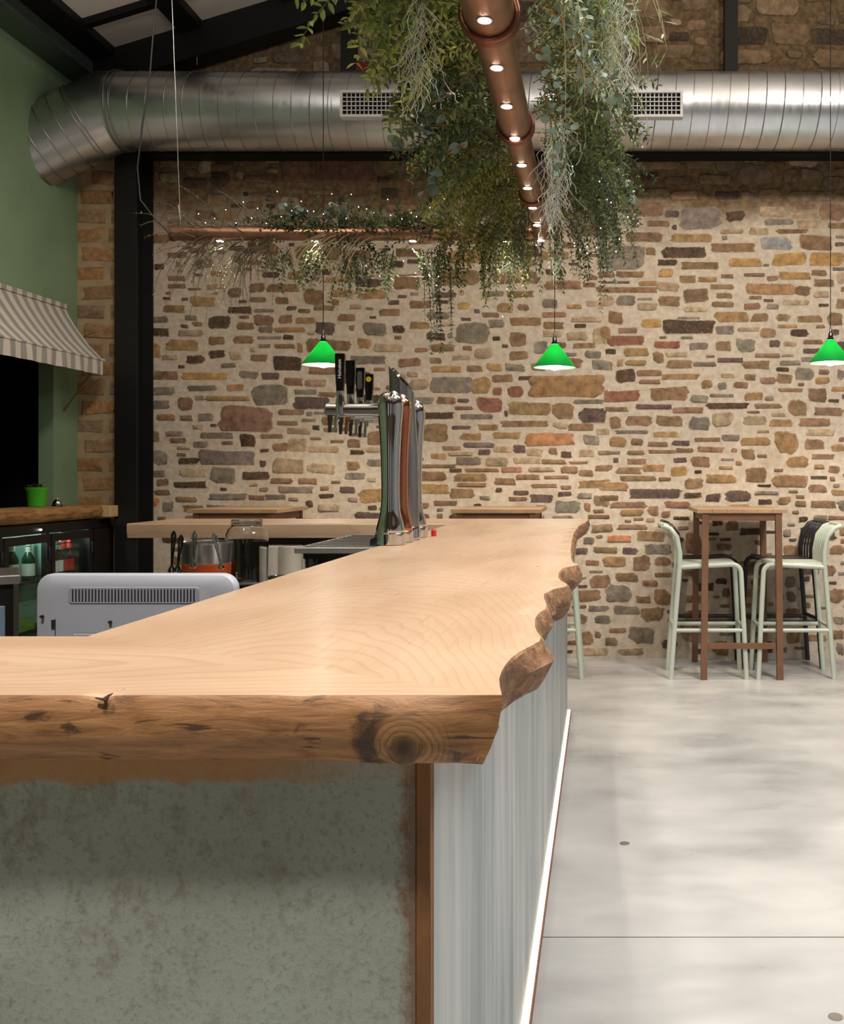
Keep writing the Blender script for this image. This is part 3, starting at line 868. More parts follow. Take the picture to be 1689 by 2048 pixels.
# steel frame on the stone wall
sc_ = MB()
cx0, cx1 = P(240, 0, PY).x, P(284, 0, PY).x
sc_.box((cx0, 6.92, 0), (cx1, 6.935, 4.15))
sc_.box(((cx0 + cx1) / 2 - .006, 6.935, 0), ((cx0 + cx1) / 2 + .006, 7.165, 4.15))
sc_.box((cx0, 7.165, 0), (cx1, 7.18, 4.15))
tag(sc_.build('trim_2', M['black_steel']), 'black steel column standing beside the brick pier', kind='structure')
sb = MB()
sb.box((cx1 + .002, 7.02, 3.575), (4.4, 7.18, 3.60))
sb.box((cx1 + .002, 7.09, 3.60), (4.4, 7.11, 3.74))
sb.box((cx1 + .002, 7.02, 3.74), (4.4, 7.18, 3.765))
tag(sb.build('trim_3', M['black_steel']), 'black steel beam across the stone wall under the duct', kind='structure')
for i, (a, b) in enumerate(((683, 711), (1450, 1476))):
    q = MB()
    q.box((P(a, 0, 7.1).x, 7.08, 3.768), (P(b, 0, 7.1).x, 7.18, roof_z(P(a, 0, 7.1).x) - .22))
    tag(q.build('trim_%d' % (4 + i), M['black_steel']), ['black steel post above the duct near the hanging foliage', 'black steel post above the right stretch of duct'][i], kind='structure')

# ------------------------------------------------------------------ the bar
BZ, BT = CZ - .225, .070            # top of the slab, thickness
SB = BZ - BT                        # underside
FY, NY, XI, FARY = 1.032, 1.412, -.727, 5.40
edge_px = [(1003.7, 1392), (1000, 1372), (999, 1357), (1004, 1342), (1012, 1329), (1024, 1315), (1040, 1303), (1062, 1292), (1080, 1282), (1082, 1274), (1074, 1262), (1070.5, 1252), (1070.5, 1238), (1078, 1226), (1091.5, 1218), (1094, 1210),
           (1089, 1198), (1088, 1188), (1108, 1178), (1133.6, 1172.5), (1135, 1168), (1122, 1161), (1117, 1155), (1118, 1146), (1126, 1136), (1154, 1130.5), (1157, 1128.5), (1147, 1126), (1143, 1117), (1142, 1100), (1144, 1083), (1147.6, 1067), (1158, 1052), (1173, 1044), (1176, 1040)]
edge = []
for x, y in edge_px:
    s_ = (y - VY) / .225
    edge.append((F / s_, (x - VX) / s_))
edge[0] = (FY, edge[0][1])
edge.append((FARY, -.075))


def xo(d):
    for (d0, x0), (d1, x1) in zip(edge, edge[1:]):
        if d <= d1:
            t = (d - d0) / max(1e-6, d1 - d0)
            return x0 + (x1 - x0) * t
    return edge[-1][1]


XT = edge[0][1]                     # the tip of the mitre


def mitre_x(d):
    if d >= NY:
        return XI
    return XT + (d - FY) / (NY - FY) * (XI - XT)


bar_top = empty('live_edge_counter', (-.72, 3.2, 0), 0, 'thick pale live-edge wooden bar top running round three sides of the bar', 'counter')
bar_top.location = (0, 0, 0)
ds = []
d = FY
while d < FARY - 1e-4:
    ds.append(d)
    d += .010 if d < 1.6 else (.014 if d < 2.8 else .035)
ds.append(FARY)
ls = MB()
prof = [(0.0, 0.000, 0.000), (.04, .0035, -.003), (.2, .008, 0), (.4, .010, 0), (.6, .007, 0), (.8, .001, 0), (.94, -.010, 0), (1.0, -.020, 0)]
rows = []
for d in ds:
    x1, x0 = xo(d), mitre_x(d)
    x0 = min(x0, x1 - .0006)
    row = [(min(x0, x1 - .026), d, SB), (x0, d, BZ)]
    for k in (.2, .4, .6, .8, .93):
        row.append((x0 + (x1 - x0) * k, d, BZ))
    nz = 0.0
    for (t, off, _) in prof:
        nz = mnoise.noise(Vector((d * 9, t * 3.0, 1.7))) * .010 + mnoise.noise(Vector((d * 34, t * 6.0, 4.1))) * .004
        wgt = min(1, max(0, (d - FY) * 25)) * min(1, t * 4)
        bl = min(1, max(0, (d - FY - .13) * 8))
        row.append((x1 + off * bl - .020 * t * t * (1 - bl) + nz * wgt, d, BZ - BT * t))
    rows.append(row)
n = len(rows[0])
vs = [p for r in rows for p in r]
o = 0
ls.v = [tuple(p) for p in vs]
for i in range(len(rows) - 1):
    for j in range(n):
        k = (j + 1) % n
        ls.f.append((i * n + j, i * n + k, (i + 1) * n + k, (i + 1) * n + j))
        ls.m.append(1 if 7 <= j < n - 1 else 0)
ls.f.append(tuple((len(rows) - 1) * n + j for j in range(n)))
ls.m.append(0)
ls.build('long_slab', [M['wood_long'], M['edge_bark']], bar_top, 38)

# short slab across the near end
XL = -2.35
us = [0.0]
x = XL
cols = []
while x < XT - .001:
    cols.append(x)
    x += .012
cols.append(XT)
nsb = MB()
rows = []
fprof = [(0.0, .0), (.05, -.0035), (.25, -.008), (.5, -.010), (.75, -.006), (.93, .004), (1.0, .012)]
for x in cols:
    yb = NY if x <= XI else FY + (XT - x) / (XT - XI) * (NY - FY)
    yb = max(yb, FY + .0008)
    w9 = max(0.0, 1 - (XT - x) / .05)
    row = [(x - .020 * w9, yb, SB), (x, yb, BZ)]
    for k in (.75, .5, .25, .07):
        row.append((x, FY + (yb - FY) * k, BZ))
    w8 = max(0.0, 1 - (XT - x) / .05)
    low = .004 * math.exp(-((x + .2) / .10) ** 2)
    notch = math.exp(-((x + .516) / .010) ** 2) * .004 + math.exp(-((x + .31) / .012) ** 2) * .0015
    for (t, off) in fprof:
        nz = mnoise.noise(Vector((x * 5, t * 2, 9.3))) * .004 + mnoise.noise(Vector((x * 22, t * 7, 2.2))) * .0016
        bul = .006 * math.exp(-((x - KX) / .05) ** 2) * math.sin(math.pi * t)
        yy = FY + (off + nz * min(1, t * 6)) * (1 - w8) - bul + notch * (1 - t) * .5
        row.append((x - .020 * t ** 2 * w8, min(yy, yb if w8 > 0 and x > XT - .02 else yy), BZ - (BT + low) * t - (notch if t < .3 else 0) * (1 - t * 3)))
    rows.append(row)
n = len(rows[0])
nsb.v = [tuple(p) for r in rows for p in r]
for i in range(len(rows) - 1):
    for j in range(n):
        k = (j + 1) % n
        nsb.f.append((i * n + j, i * n + k, (i + 1) * n + k, (i + 1) * n + j))
        nsb.m.append(1 if 6 <= j < n - 1 else 0)
nsb.f.append(tuple(reversed(range(n))))
nsb.m.append(0)
near_slab = nsb.build('short_slab', [M['wood_cross'], M['edge_front']], bar_top, 38)
kn = MB()
kn.lathe([(.001, -.0072), (.008, -.0068), (.014, -.006), (.0172, -.0045), (.0190, -.001), (.0198, .006)], (KX, FY - .0100, KZ), 36, 'Y')
kn.build('knot', M['knot'], near_slab, 60)
# split in the front arris
ck = MB()
ck.tube([P(195, 1394, FY - .002) + Vector((0, -.004, 0)), P(207, 1399, FY - .006), P(218, 1391, FY + .004), P(250, 1378, FY + .03)], [.0012, .0030, .0020, .0006], 6, flat=.5)
ck.build('split', plain('dark_split', srgb(52, 32, 22), .9), near_slab, 60)

# slab across the far end
fs = MB()
FX0, FY0, FY1 = -2.30, 4.84, 5.40
rows = []
for i in range(41):
    t = i / 40
    x = FX0 + (XI - .001 - FX0) * t
    row = [(x, FY1, SB), (x, FY1, BZ), (x, FY0 + .006, BZ), (x, FY0, BZ - .006), (x, FY0 + .003 * mnoise.noise(Vector((x * 6, 1, 1))), BZ - .04), (x, FY0 + .008, SB)]
    rows.append(row)
fs.loft(rows, True, True, True)
fs.build('far_slab', M['wood_cross'], bar_top, 30)

# bar body
PXR, PYF = -.185, 1.078
body = empty('bar_counter', (0, 0, 0), 0, 'bar counter clad in streaked zinc sheets with a weathered green end', 'bar counter')
core = MB()
core.box((PXR - .30, PYF + .02, .02), (PXR - .012, 5.36, SB - .002))
core.box((-2.3, PYF + .012, .02), (PXR - .012, PYF + .05, SB - .002))
core.build('core', M['dark_panel'], body)
ep = MB()
ep.box((-2.34, PYF, 0.0), (P(833, 0, PYF).x, PYF + .010, SB - .0015), .001)
ep.build('end_panel', M['patina'], body)
cp = MB()
xq = P(834, 0, PYF).x
cp.box((xq, PYF - .003, 0), (PXR + .001, PYF + .012, SB - .0015), .0012)
cp.box((PXR - .006, PYF + .0125, 0), (PXR + .0012, PYF + .018, SB - .0015), .0004)
cp.build('corner_post', M['rust'], body)
y = PYF + .02
while y < 5.3:
    y2 = min(y + .485, 5.40)
    z_ = MB()
    z_.box((PXR - .008, y, .035), (PXR, y2 - .003, SB - .0015), .0012)
    z_.build('zinc_sheet', M['zinc'], body)
    y = y2
pl_ = MB()
pl_.box((PXR - .02, PYF + .02, 0), (PXR - .004, 5.40, .034))
pl_.build('plinth', M['alu'], body)
le = MB()
le.box((PXR - .0035, PYF + .02, .012), (PXR + .013, 5.50, .028))
ledo = le.build('led_strip', M['led'], body)
lp = MB()
lp.box((PXR + .0132, PYF + .02, .0), (PXR + .018, 5.50, .022))
lp.build('led_profile', M['copper_dark'], body)

# inner worktops behind the bar
wt = empty('back_worktop', (0, 0, 0), 0, 'low steel worktop inside the far corner of the bar', 'worktop')
q = MB()
q.box((-2.02, 4.02, .79), (-.76, 5.18, .82), .004)
q.build('top', M['worktop_steel'], wt)
q = MB()
q.box((-2.0, 4.06, 0), (-.78, 5.1, .79))
q.build('body', M['dark_panel'], wt)
q = MB()
q.box((-2.02, 5.20, 0), (-.50, 5.26, SB - .002))
q.build('back_panel', M['dark_panel'], wt)
wt2 = empty('till_shelf', (0, 0, 0), 0, 'dark shelf behind the bar carrying the till monitor', 'shelf')
q = MB()
q.box((-1.5, 1.75, .76), (-.50, 2.6, .79), .004)
q.build('top', M['dark_panel'], wt2)
for (x, y) in ((-1.47, 1.78), (-1.47, 2.55), (-.54, 2.55), (-.54, 1.78)):
    q = MB()
    q.box((x, y, 0), (x + .03, y + .03, .76))
    q.build('leg', M['black_steel'], wt2)

# ------------------------------------------------------------------ till monitor, seen from behind
mon = empty('monitor', (-.957, 2.05, .79), 0, 'pale grey till monitor seen from behind on the near side', 'monitor')


def rrect(w, h, r, y, n=8, cx=0, cz=0):
    pts = []
    for (sx, sz, a0) in ((1, 1, 0), (-1, 1, 90), (-1, -1, 180), (1, -1, 270)):
        for k in range(n + 1):
            a = math.radians(a0 + 90 * k / n)
            pts.append((cx + sx * (w / 2 - r) + r * math.cos(a), y, cz + sz * (h / 2 - r) + r * math.sin(a)))
    return pts


q = MB()
MW, MH, MZ = .410, .262, .187
q.loft([rrect(MW - .004, MH - .004, .030, .030, cz=MZ), rrect(MW, MH, .032, .026, cz=MZ), rrect(MW, MH, .032, .008, cz=MZ), rrect(MW - .006, MH - .006, .030, .002, cz=MZ),
        rrect(MW - .030, MH - .024, .026, -.0035, cz=MZ), rrect(MW - .09, MH - .05, .02, -.006, cz=MZ)], True, True, True)
shell = q.build('shell', M['monitor'], mon, 30)
q = MB()
vz = MZ + MH / 2 - .043
q.loft([rrect(.266, .032, .006, -.0075, cz=vz), rrect(.272, .038, .008, -.004, cz=vz)], True, True, False)
q.build('vent_panel', plain('vent_panel', srgb(160, 162, 174), .45, var=.03), shell, 30)
sl = MB()
sl.box((-.0014, -.0081, -.0125), (.0014, -.0070, .0125))
s0 = sl.build('vent_slot', M['monitor_dark'], shell)
NSL = 38
for k in range(NSL):
    c_ = s0 if k == 0 else s0.copy()
    if k:
        COL.objects.link(c_)
        c_.parent = shell
    c_.location = (-.124 + .248 * k / (NSL - 1), 0, vz)
q = MB()
q.box((-.12, -.0165, MZ - .10), (.11, -.012, MZ + .012), .003)
q.build('stand_cover', M['monitor'], shell)
q = MB()
q.box((-.168, -.0075, MZ + .020), (-.160, -.0062, MZ + .038))
q.build('latch', M['monitor_dark'], shell)
q = MB()
q.box((-.1605, -.0077, MZ - .10), (-.1595, -.0068, MZ + .04))
q.build('seam', M['monitor_dark'], shell)
for (x, z) in ((-.187, MZ + .045), (-.047, MZ + .034)):
    q = MB()
    q.lathe([(.003, -.012), (.003, -.004)], (x, 0, z), 10, 'Y')
    q.build('screw', M['monitor_dark'], shell)
q = MB()
q.tube([(-.05, -.02, MZ - .002), (-.02, -.032, MZ + .012), (.02, -.034, MZ + .013), (.06, -.03, MZ + .01), (.1, -.03, MZ - .03)], .012, 8)
q.build('cable', M['black_cord'], mon, 60)
q = MB()
q.box((-.03, .0, .012), (.03, .02, MZ - .06), .004)
q.build('neck', M['monitor_dark'], mon)
q = MB()
q.box((-.10, -.06, 0), (.10, .09, .012), .004)
q.build('foot', M['monitor_dark'], mon)

# ------------------------------------------------------------------ beer font: four columns, each a thing of its own
tray = empty('drip_tray', (0, 0, 0), 0, 'flat steel drip tray below the beer taps', 'drip tray')
q = MB()
q.box((-.985, 3.20, 1.062), (-.733, 3.92, 1.0805), .002)
q.build('tray', M['worktop_steel'], tray)
for k in range(11):
    q = MB()
    q.box((-.965, 3.25 + k * .06, 1.0806), (-.755, 3.262 + k * .06, 1.083))
    q.build('slat', M['steel'], tray)
q = MB()
q.box((-.76, 3.235, 1.0), (-.735, 3.88, 1.0619))
q.build('bracket', M['steel'], tray)

col_prof = [(.047, 0), (.0505, .003), (.0505, .038), (.048, .0415), (.0462, .042), (.0475, .048), (.0465, .056), (.0425, .072), (.0370, .092), (.0325, .115), (.0302, .15), (.0297, .2), (.0312, .28), (.0345, .35), (.0395, .42), (.0425, .450), (.0425, .466), (.0400, .482), (.034, .496), (.022, .505), (.008, .508), (.0002, .5083)]
fonts = []
flab = ['polished chrome beer tap column nearest to the camera', 'copper-coloured beer tap column, second from the near end', 'brushed steel beer column with a slanted top', 'chrome beer tap column farthest from the camera']
fx = -.700
for i in range(4):
    fy = 3.312 + .137 * i
    t = empty('beer_font', (fx, fy, BZ), 0, flab[i], 'beer tap', 'row of beer tap columns on the bar')
    cm = [M['chrome'], M['copper_gloss'], M['steel'], M['chrome']][i]
    q = MB()
    if i == 2:
        foot = MB()
        foot.lathe([(.046, 0), (.050, .003), (.050, .041), (.0475, .046), (.044, .048)], (0, 0, 0), 32)
        foot.build('foot', M['chrome'], t, 30)
        r0 = []
        for zf in (0, 1, 2):
            ring = []
            for k in range(32):
                a = 2 * math.pi * k / 32
                u, v = .046 * math.cos(a), .040 * math.sin(a)
                zt = .575 - u * 1.05
                zz = [.046, .30, zt][zf]
                lean = [0, -.004, -.018][zf]
                ring.append((u + lean, v, zz))
            r0.append(ring)
        q.loft(r0, True, True, True)
        q.build('column', cm, t, 30)
        q = MB()
        ring1, ring2 = [], []
        for k in range(28):
            a = 2 * math.pi * k / 28
            u, v = .036 * math.cos(a), .032 * math.sin(a)
            ring1.append((u - .018, v, .5752 - u * 1.05))
            ring2.append((u * .94 - .0125, v * .94, .580 - u * 1.05))
        q.loft([ring1, ring2], True, False, True)
        q.build('badge', M['dark_chrome'], t, 30)
    else:
        q.lathe(col_prof[:5], (0, 0, 0), 36)
        q.build('foot', M['chrome'], t, 30)
        q = MB()
        q.lathe(col_prof[4:], (0, 0, 0), 36)
        q.build('column', cm, t, 30)
        q = MB()
        q.lathe([(.0165, 0), (.0165, .003), (.013, .0042), (.0005, .0046)], (0, 0, 0), 24)
        b_ = q.build('medallion', M['white'], t, 30)
        b_.location = (.0225, -.012, .4955)
        b_.rotation_euler = (math.radians(14), math.radians(46), 0)
        q = MB()
        q.add([(math.sin(math.pi * k / 5) * (.008 if k % 2 == 0 else .0032), math.cos(math.pi * k / 5) * (.008 if k % 2 == 0 else .0032), .0050) for k in range(10)], [tuple(reversed(range(10)))])
        q.build('mark', M['red'] if i != 1 else M['yellow'], b_)
    # arm, tap, handle, spout
    q = MB()
    q.lathe([(.019, -.214), (.0215, -.210), (.0215, -.03)], (0, 0, .447), 24, 'X')
    q.lathe([(.024, -.055), (.024, -.03)], (0, 0, .447), 24, 'X')
    q.build('arm', M['chrome'], t, 30)
    tap = MB()
    tap.lathe([(.0145, -.018), (.0150, .03), (.012, .042), (.0125, .062)], (-.163, -.012, .447), 18)
    tap = tap.build('tap', M['chrome'], t, 30)
    q = MB()
    hh = [.185, .178, .168, .160][i]
    q.loft([[(-.163 + a * w, -.012 + b * .008, z) for a, b in ((-1, -1), (1, -1), (1.12, 0), (1, 1), (-1, 1), (-1.12, 0))] for z, w in ((.508, .011), (.53, .0125), (.447 + hh * .7, .0150), (.447 + hh - .006, .0160), (.447 + hh, .0145))], True, True, True)
    hd = q.build('handle', M['dark_chrome'], t, 30)
    q = MB()
    fz0, fz1 = .537, .447 + hh - .012
    fm = [M['black_gloss'], M['black_gloss'], M['steel'], M['dark_chrome']][i]
    q.loft([[(-.163 + .0085 * math.cos(a), -.0202 - yy, zc + .0085 * math.sin(a)) for zc, a in [(fz1 - .0085, math.radians(v)) for v in range(0, 181, 30)] + [(fz0 + .0085, math.radians(v)) for v in range(180, 361, 30)]] for yy in (0, .0012)], True, False, True)
    q.build('face', fm, hd)
    if i == 3:
        q = MB()
        q.lathe([(.010, -.0016), (.010, 0)], (-.163, -.0212, fz1 - .008), 16, 'Y')
        q.build('badge', M['yellow'], hd)
    if i == 0:
        q = MB()
        q.add([(-.163 + math.sin(math.pi * k / 5) * (.0062 if k % 2 == 0 else .0025), -.0218, fz1 - .012 + math.cos(math.pi * k / 5) * (.0062 if k % 2 == 0 else .0025)) for k in range(10)], [tuple(range(10))])
        q.build('star', M['red'], hd, fix=False)
        cu = bpy.data.curves.new('lettering', 'FONT')
        cu.body = 'Heineken'
        cu.size = .0165
        cu.extrude = .0002
        cu.align_x = 'LEFT'
        cu.align_y = 'CENTER'
        cu.materials.append(M['white'])
        tmp = bpy.data.objects.new('lettering_curve', cu)
        COL.objects.link(tmp)
        bpy.context.view_layer.update()
        me_ = bpy.data.meshes.new_from_object(tmp.evaluated_get(bpy.context.evaluated_depsgraph_get()))
        bpy.data.objects.remove(tmp)
        tx = bpy.data.objects.new('lettering', me_)
        COL.objects.link(tx)
        tx.parent = hd
        tx.location = (-.163, -.0220, fz0 + .012)
        tx.rotation_euler = (math.radians(90), math.radians(-90), 0)
    for sx, mt in ((-.012, M['dark_chrome']), (.012, M['copper_gloss'] if i == 1 else M['chrome'])):
        q = MB()
        q.tube([(-.187 + sx, -.004, .430), (-.187 + sx * 1.0, -.004, .412), (-.188 + sx * .9, -.006, .409), (-.190 + sx * .75, -.008, .372)], [.0085, .0085, .0068, .0052], 12)
        q.build('spout', mt, t, 40)
    if i == 0:
        q = MB()
        q.loft([[(-.052, -.03, 0), (-.052, .45, 0), (.0, .45, 0), (.0, -.03, 0)], [(-.050, -.03, .020), (-.050, .45, .020), (.0, .45, .045), (.0, -.03, .045)]], True, True, True)
        q.build('base_cover', M['dark_chrome'], t, loc=(-.01, 0, 0))
    fonts.append(t)
q = MB()
q.lathe([(.010, 0), (.010, .022), (.006, .026)], (0, 0, 0), 14)
tag(q.build('red_stopper', M['red'], None, 30, (-.638, 3.80, BZ)), 'small red stopper standing behind the last beer column', 'stopper')

# ------------------------------------------------------------------ things on the back worktop
jar = empty('drinks_dispenser', P(494, 0, 4.40), 0, 'large clear glass jar dispenser with a small tap', 'jar')
jar.location = (P(494, 0, 4.40).x, 4.40, .82)
q = MB()
po = [(.080, .0), (.088, .006), (.090, .02), (.092, .20), (.090, .235), (.080, .258), (.066, .270), (.064, .276), (.064, .296), (.066, .300)]
pi_ = [(.062, .299), (.060, .275), (.076, .255), (.086, .232), (.088, .20), (.086, .02), (.076, .012), (.0005, .010)]
q.lathe(po + pi_, (0, 0, 0), 40, cap=False)
q.lathe([(.0005, 0.0), (.080, 0.0)], (0, 0, 0), 40, cap=False)
q.build('glass', M['glass'], jar, 40)
q = MB()
for zz in (.282, .291):
    q.lathe([(.0655, zz - .002), (.0672, zz), (.0655, zz + .002)], (0, 0, 0), 32, cap=False)
q.build('thread', M['glass'], jar, 60)
q = MB()
q.tube([(0, -.088, .045), (0, -.125, .045)], .010, 12)
q.tube([(0, -.118, .05), (0, -.120, .018)], [.009, .007], 12)
q.build('spigot', M['dark_chrome'], jar, 40)
q = MB()
q.box((-.004, -.126, .052), (.004, -.110, .078), .002)
q.build('lever', M['chrome'], jar)

bk = empty('ice_bucket', (P(414, 0, 4.30).x, 4.30, .82), 0, 'steel ice bucket with an orange-copper lower band', 'bucket')
q = MB()
q.lathe([(.086, 0), (.092, .004), (.104, .20), (.107, .205), (.106, .211), (.100, .206), (.088, .02), (.0005, .015)], (0, 0, 0), 36, cap=False)
q.build('shell', M['steel'], bk, 30)
q = MB()
q.lathe([(.0935, .004), (.1018, .117), (.0990, .119)], (0, 0, 0), 36, cap=False)
q.build('band', M['orange'], bk, 30)


def tongs(pt, pb, mat_, label):
    a, b = Vector(pt), Vector(pb)
    t = empty('ice_tongs', b, 0, label, 'tongs', 'tongs hung on the ice bucket')
    a = a - b
    for s_ in (-1, 1):
        q = MB()
        off = Vector((.0035 * s_, .002 * s_, 0))
        q.tube([a, a * .9 + off * 1.6, a * .45 + off * .8, a * .14 + off * .5, off * 1.6 + Vector((.004 * s_, 0, 0)), Vector((0, 0, -.006)) + off], [.0045, .0055, .0034, .003, .006, .004], 8)
        q.build('arm', mat_, t, 60)


dk, st_ = M['dark_chrome'], M['chrome']
for (a, b, mt, lb) in (((348, 1062), (343, 1142), dk, 'dark tongs hung at the left edge of the ice bucket'), ((363, 1070), (355, 1140), dk, 'second dark tongs on the ice bucket'),
                       ((390, 1062), (386, 1134), st_, 'steel tongs hung on the middle of the ice bucket'), ((428, 1066), (443, 1136), st_, 'steel tongs leaning beside the glass jar')):
    dd = 4.165
    tongs(P(*a, dd), P(*b, dd), mt, lb)

for k, (x, w_) in enumerate(((546, .052), (582, .058))):
    q = MB()
    pp = P(x, 0, 4.86)
    q.lathe([(w_ - .004, 0), (w_, .006), (w_, .15), (w_ - .004, .156), (w_ - .008, .15), (w_ - .008, .01), (.0005, .008)], (pp.x, 4.86, .82), 24, cap=False)
    tag(q.build('canister', M['cream'], None, 30), ['cream canister on the worktop beside the glass jar', 'wider cream canister next to the drip tray'][k], 'canister', 'cream canisters')
q = MB()
pp = P(566, 0, 4.35)
q.lathe([(.030, 0), (.034, .004), (.062, .05), (.066, .056), (.060, .052), (.030, .010), (.0005, .008)], (pp.x, 4.35, .82), 28, cap=False)
tag(q.build('mixing_bowl', M['dark_chrome'], None, 30), 'small dark metal bowl between jar and bar', 'bowl')
q = MB()
pp = P(620, 0, 4.6)
q.lathe([(.028, 0), (.030, .003), (.036, .11), (.034, .11), (.028, .008), (.0005, .007)], (pp.x, 4.6, .82), 24, cap=False)
tag(q.build('drinking_glass', M['glass'], None, 30), 'empty drinking glass under the drip tray', 'glass')
for k, (x, y, d_, h_) in enumerate(((303, 0, 4.72, .07), (322, 0, 4.62, .06))):
    q = MB()
    pp = P(x, 0, d_)
    q.lathe([(.026, 0), (.028, .003), (.032, h_), (.030, h_), (.026, .007), (.0005, .006)], (max(pp.x, -1.97), d_, .82), 22, cap=False)
    tag(q.build('tumbler', M['glass'], None, 30), ['clear tumbler at the left end of the back worktop', 'shorter clear tumbler left of the ice bucket'][k], 'glass', 'tumblers on the back worktop')

# ------------------------------------------------------------------ high tables and stools
def high_table(cx, label, w=.58, d=.68, y0=6.42, rz=0.0):
    t = empty('high_table', (cx, y0 + d / 2, 0), rz, label, 'table', 'high wooden tables along the stone wall')
    H = 1.10
    nb = 6
    for k in range(nb):
        q = MB()
        a = -w / 2 + w * k / nb
        q.box((a, -d / 2, H - .026), (a + w / nb - .0008, d / 2, H), .0015)
        q.build('board', M['table_wood'], t)
    lx, ly = w / 2 - .055, d / 2 - .03
    for sx in (-1, 1):
        for sy in (-1, 1):
            q = MB()
            r_ = []
            for z, dx in ((0, .018), (H - .027, 0)):
                xx, yy = sx * (lx + dx * .6), sy * ly
                r_.append([(xx - .02, yy - .02, z), (xx + .02, yy - .02, z), (xx + .02, yy + .02, z), (xx - .02, yy + .02, z)])
            q.loft(r_, True, True, True)
            q.build('leg', M['table_frame'], t)
    for sy in (-1, 1):
        q = MB()
        q.box((-lx + .021, sy * ly - .012, H - .075), (lx - .021, sy * ly + .012, H - .027))
        q.build('apron', M['table_frame'], t)
        q = MB()
        q.box((-lx - .003 + .02, sy * ly - .014, .20), (lx + .003 - .02, sy * ly + .014, .236))
        if sy < 0:
            q.build('stretcher', M['table_frame'], t)
    for sx in (-1, 1):
        q = MB()
        q.box((sx * lx - .012, -ly + .021, H - .075), (sx * lx + .012, ly - .021, H - .027))
        q.build('apron', M['table_frame'], t)
    return t


high_table(.905, 'high wooden table with stools at the right')
high_table(-.680, 'high wooden table in the middle, beyond the end of the bar')
high_table(-2.375, 'high wooden table on the left, beyond the glass jar')


def stool(mat_):
    """bar stool facing +X; origin below the middle of the seat; width along Y"""
    t = empty('bar_stool')
    W, D, Hs = .15, .215, .745
    r = .0165
    for s_ in (-1, 1):
        y = s_ * W
        q = MB()
        q.tube([(-D - .030, y * 1.06, 0), (-D + .004, y, .44), (-D + .030, y, .74), (-D + .030, y, .82), (-D + .010, y, .92), (-D - .035, y, .975), (-D - .078, y * .97, .990)], r, 12)
        q.build('rear_leg', mat_, t, 60)
        q = MB()
        pts = [(-D + .028, y, Hs - .022), (D - .075, y, Hs - .004)]
        for k in range(7):
            a = math.radians(90 - 84 * k / 6)
            pts.append((D - .060 + .055 * math.cos(a), y, Hs - .060 + .055 * math.sin(a)))
        pts += [(D + .005, y, .5), (D + .030, y * 1.06, 0)]
        q.tube(pts, r, 12)
        q.build('front_leg', mat_, t, 60)
        q = MB()
        q.tube([(-D - .006, y * 1.02, .315), (D + .016, y * 1.02, .315)], .0135, 10)
        q.build('stretcher', mat_, t, 60)
    q = MB()
    q.tube([(-D - .076, -W * .97, .990), (-D - .084, 0, .993), (-D - .076, W * .97, .990)], r, 12)
    q.build('top_rail', mat_, t, 60)
    for k in range(4):
        y = -W + 2 * W * (k + 1) / 5
        q = MB()
        q.tube([(-D + .034, y, .745), (-D + .034, y, .82), (-D + .014, y, .92), (-D - .034, y, .972), (-D - .078, y, .990)], .0075, 8)
        q.build('spindle', mat_, t, 60)
    for k in range(8):
        y = -W + 2 * W * (k + .5) / 8
        q = MB()
        q.box((-D + .03, y - .019, Hs - .012), (D - .035, y + .019, Hs + .006), .003)
        q.build('seat_slat', mat_, t)
    for x in (-D - .004, D + .014):
        q = MB()
        q.tube([(x, -W, .335 if x > 0 else .335), (x, W, .335)], .0125, 10)
        q.build('stretcher', mat_, t, 60)
    return t


sg, sk = stool(M['stool_green']), stool(M['stool_black'])
GRP = 'slatted bar stools at the high tables'


def place(src, used, x, y, rz, label):
    o = copy_tree(src) if used else src
    o.location = (x, y, 0)
    o.rotation_euler = (0, 0, rz)
    tag(o, label, 'bar stool', GRP)


place(sg, False, P(1413, 0, 6.62).x, 6.62, 0.0, 'pale green bar stool on the left of the right-hand table')
place(sg, True, P(1584, 0, 6.62).x, 6.62, math.pi, 'pale green bar stool at the right end of the right-hand table')
place(sg, True, P(1090, 0, 6.62).x, 6.62, math.pi, 'pale green bar stool half hidden behind the end of the bar')
place(sk, False, P(1414, 0, 6.97).x - .01, 6.985, 0.0, 'black bar stool hidden behind the left green stool')
place(sk, True, P(1562, 0, 6.97).x, 6.97, math.pi + .10, 'black bar stool against the wall behind the right green stool')

